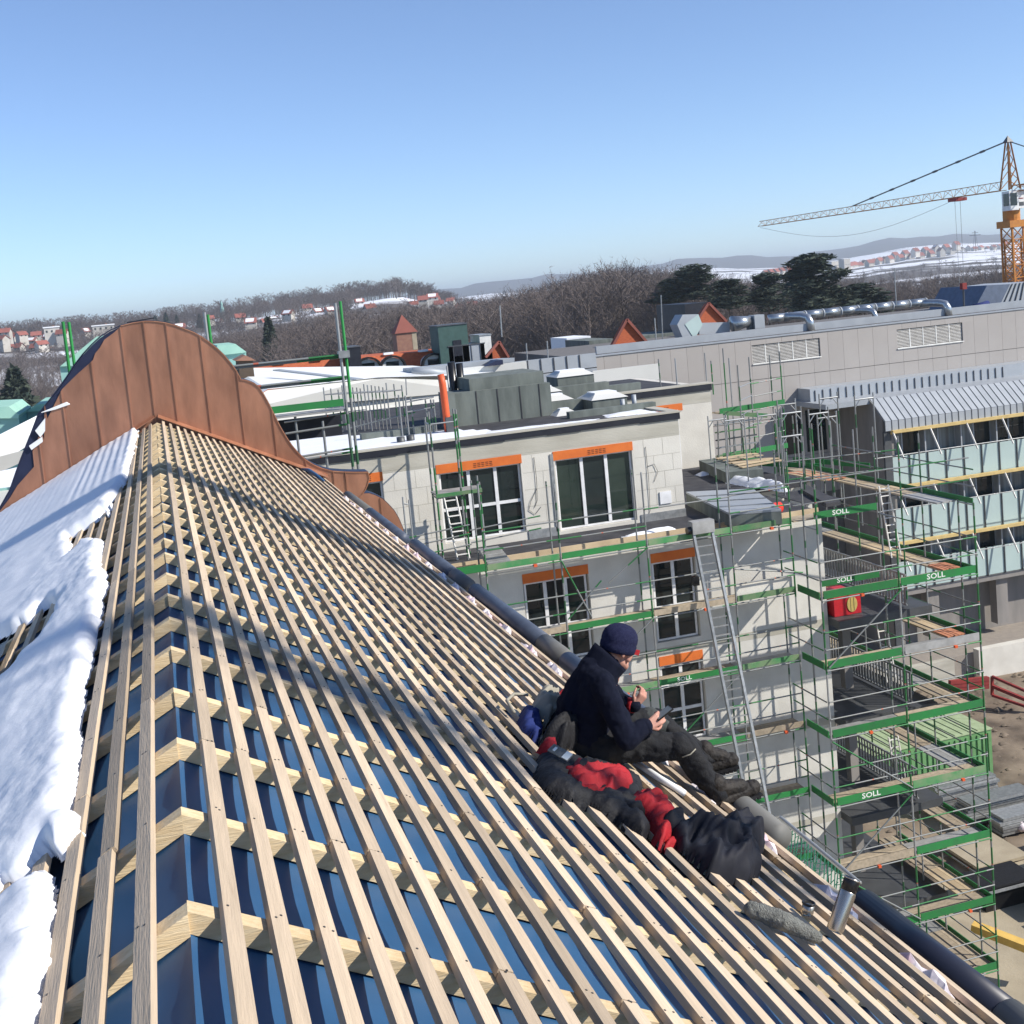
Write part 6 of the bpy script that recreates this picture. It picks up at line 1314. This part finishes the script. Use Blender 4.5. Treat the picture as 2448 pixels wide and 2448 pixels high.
# ------------------------------------------------------------------ clothes and tools on the battens
def cloth(name, caps, m, parent, vox=.010, sm=3, disp=((.13, .05), (.05, .025)), flat=None):
    b = MB()
    for (a, c, r1, r2) in caps: b.cap(a, c, r1, r2)
    return remesh(b.build(name, m, parent, True), vox, sm, list(disp))
S = lambda s, y, l=.05: PS(s, y, l, 1)
def heap(name, poly, lift, h, m, parent, seed, ang=.5, rim=.07, fold=.45, fs=7., res=.011):
    """limp cloth lying on the battens: outline in (s,y), height with ridged folds"""
    sx = [p[0] for p in poly]; yy = [p[1] for p in poly]; A_ = np.arange(min(sx)-.03, max(sx)+.03, res); B_ = np.arange(min(yy)-.03, max(yy)+.03, res); c, n_ = math.cos(ang), math.sin(ang)
    idx = {}; V = []; Fc = []
    for j, y in enumerate(B_):
        for i, x in enumerate(A_):
            d = -pdist(x, y, poly)+.016*NZ(Vector((x*9, y*9, seed)))+.007*NZ(Vector((x*26, y*26, seed)))
            if d < -res: continue
            u = x*c+y*n_; w = -x*n_+y*c; w += .06*NZ(Vector((x*4, y*4, seed+5)))
            rd = 1-abs(NZ(Vector((u*fs*.45, w*fs*1.6, seed+2))))*2.2; rd2 = 1-abs(NZ(Vector((u*fs*1.1, w*fs*3.1, seed+9))))*2.2
            k = min(1, max(0, d)/rim); k = math.sqrt(1-(1-k)**2); z = h*k*(1-fold+fold*rd)+h*.22*k*rd2+.006*NZ(Vector((x*60, y*60, seed)))*k
            idx[i, j] = len(V); V.append(tuple(PS(x, y, lift+(z if d > 0 else -.035), 1, False)))
    for (i, j) in idx:
        if (i+1, j) in idx and (i, j+1) in idx and (i+1, j+1) in idx: Fc.append((idx[i, j], idx[i+1, j], idx[i+1, j+1], idx[i, j+1]))
    return MB().add(V, Fc).build(name, m, parent, True)
RED = [(2.093, 6.03), (2.217, 6.189), (2.306, 6.273), (2.36, 6.241), (2.444, 6.282), (2.552, 6.354), (2.614, 6.314), (2.593, 6.175), (2.498, 6.045), (2.328, 5.862), (2.156, 5.703), (2.075, 5.72), (2.065, 5.857)]
REDT = [(2.335, 5.754), (2.453, 5.902), (2.591, 6.069), (2.66, 6.072), (2.715, 6.065), (2.708, 5.948), (2.673, 5.795), (2.612, 5.61), (2.481, 5.427), (2.394, 5.335), (2.421, 5.485), (2.436, 5.655), (2.399, 5.734)]
BAG = [(2.494, 5.455), (2.599, 5.602), (2.756, 5.734), (2.867, 5.808), (3.021, 5.919), (3.245, 6.10), (3.33, 6.10), (3.33, 5.98), (3.27, 5.82), (3.047, 5.529), (2.917, 5.268), (2.796, 5.146), (2.698, 5.124), (2.568, 5.135), (2.537, 5.276), (2.503, 5.347)]
BLK = [(1.973, 6.095), (2.056, 6.299), (2.168, 6.44), (2.293, 6.43), (2.535, 6.465), (2.72, 6.43), (2.714, 6.3), (2.577, 6.035), (2.40, 5.80), (2.436, 5.655), (2.40, 5.50), (2.323, 5.402), (2.274, 5.447), (2.26, 5.598), (2.186, 5.608), (2.123, 5.668), (2.003, 5.624), (1.912, 5.728), (1.925, 5.917)]
wj = thing('work_jacket', 'red and black work jacket lying crumpled on the battens in front of the roofer', 'jacket', S(2.3, 6.0))
heap('black_shell', BLK, .035, .072, m_blk, wj, 3, .9, .10, .28, 5)
heap('red_lining', RED, .07, .07, m_red, wj, 11, .75, .06, .55, 6)
heap('red_sleeve', REDT, .04, .095, m_red, wj, 21, .55, .08, .4, 8)
heap('red_lining', [(2.407, 5.318), (2.493, 5.455), (2.575, 5.53), (2.606, 5.51), (2.597, 5.435), (2.504, 5.387)], .035, .03, m_red, wj, 5, .5, .03)
heap('black_cuff', [(2.30, 5.80), (2.38, 5.86), (2.47, 5.80), (2.44, 5.66), (2.36, 5.62), (2.30, 5.68)], .045, .07, m_blk, wj, 31, .3, .05)
heap('red_collar', [(2.03, 6.30), (2.12, 6.44), (2.18, 6.43), (2.14, 6.32), (2.08, 6.26)], .10, .05, m_red, wj, 41, .3, .03)
p = S(2.07, 6.13, .155); dl = (S(2.20, 5.98, .150)-p).normalized(); o = MB().bar(p, p+dl*.13, .06, .007, V3((.25, -.75, .6))).build('jacket_label', m_greyc, wj); o['label'] = 'pale grey woven label on the black collar'
MB().bar(p+dl*.02+V3((.001, -.003, .0025)), p+dl*.034+V3((.001, -.003, .0025)), .03, .006, V3((.25, -.75, .6))).build('label_print', m_white, o); MB().bar(p+dl*.088+V3((.001, -.003, .0025)), p+dl*.125+V3((.001, -.003, .0025)), .054, .006, V3((.25, -.75, .6))).build('label_band', m_white, o)
MB().lathe([(.022, 0), (.024, .004), (.014, .005)], S(2.22, 6.0, .158), (.4, -.5, .8), 14, 1.5, .8).build('pocket_hole', m_blk, wj)
bg_ = thing('black_bag', 'crumpled black nylon jacket bundle lying beyond the end of the red sleeve', 'bag', S(2.9, 5.6))
heap('bag_body', BAG, .035, .155, m_bag, bg_, 52, .95, .13, .42, 5.5)
heap('bag_flap', [(2.46, 5.52), (2.56, 5.66), (2.64, 5.66), (2.62, 5.54), (2.54, 5.42)], .05, .11, m_bag, bg_, 61, .2, .05)
rk = thing('rucksack', 'small blue, grey and red bundle lying behind the roofer', 'bag', S(2.3, 7.3))
heap('blue_part', [(2.14, 6.84), (2.18, 7.06), (2.26, 7.28), (2.36, 7.36), (2.36, 7.2), (2.30, 6.96), (2.24, 6.80), (2.19, 6.76)], .035, .09, m_blue2, rk, 71, .8, .06)
heap('black_part', [(2.22, 6.74), (2.34, 6.98), (2.5, 7.4), (2.66, 7.5), (2.7, 7.2), (2.5, 6.8), (2.32, 6.66)], .035, .17, m_blk, rk, 75, .6, .08)
heap('grey_part', [(2.30, 7.22), (2.38, 7.46), (2.50, 7.60), (2.56, 7.46), (2.48, 7.20), (2.38, 7.10)], .06, .16, m_strip, rk, 81, .6, .06)
heap('red_part', [(2.50, 7.40), (2.56, 7.62), (2.68, 7.70), (2.72, 7.46), (2.6, 7.3)], .07, .16, m_red, rk, 85, .5, .05)
MB().path([S(2.20, 7.10, .08), S(2.20, 7.28, .10), S(2.28, 7.40, .13), S(2.36, 7.36, .16)], .011, 8).build('buckle_strap', m_strip, rk, True)
o = cloth('grey_glove', [(S(2.52, 4.62, .075), S(2.63, 4.55, .085), .036, .044), (S(2.63, 4.55, .085), S(2.78, 4.50, .07), .044, .028)], m_greyc, None, .006, 2, ((.03, .012), (.012, .006))); props(o, 'grey woolly glove lying flat across two battens near the flask', 'glove')
fl = thing('thermos_flask', 'steel thermos flask with black cup lid standing on the battens', 'flask', at(1990, 2232, Y=4.66))
fb_ = at(1994, 2228, Y=4.66); ft = at(2039, 2098, Y=4.70); ax_ = (ft-fb_).normalized(); L = (ft-fb_).length
MB().lathe([(.030, 0), (.0355, .004), (.037, .012), (.037, L*.70), (.0355, L*.735), (.033, L*.76)], fb_, ax_, 28).build('steel_body', m_inox, fl, True)
MB().lathe([(.0335, L*.745), (.0355, L*.75), (.036, L*.97), (.034, L*.995), (.03, L)], fb_, ax_, 28).build('cup_lid', m_plastic, fl, True); MB().lathe([(.0362, L*.955), (.0370, L*.965), (.0362, L*.985)], fb_, ax_, 28).build('lid_rim', m_inox, fl, True)
mg = thing('steel_mug', 'small steel mug with dark rim half hidden behind the flask', 'mug', S(2.99, 4.86)); mo = S(2.98, 4.86, .045); MB().lathe([(.024, 0), (.027, .008), (.028, .05)], mo, (.2, 0, 1), 20).build('mug_body', m_inox, mg, True); MB().lathe([(.029, .047), (.031, .05), (.031, .058), (.027, .059), (.024, .046)], mo, (.2, 0, 1), 20).build('mug_rim', m_plastic, mg, True)
o = MB().path([S(2.98, 6.95, .05), S(3.05, 6.62, .055), S(3.14, 6.46, .05)], .02, 8).build('foil_strip', m_whiteroof, None, True); props(o, 'bright white foil strip on the battens beneath the roofer\'s knees', 'foil')
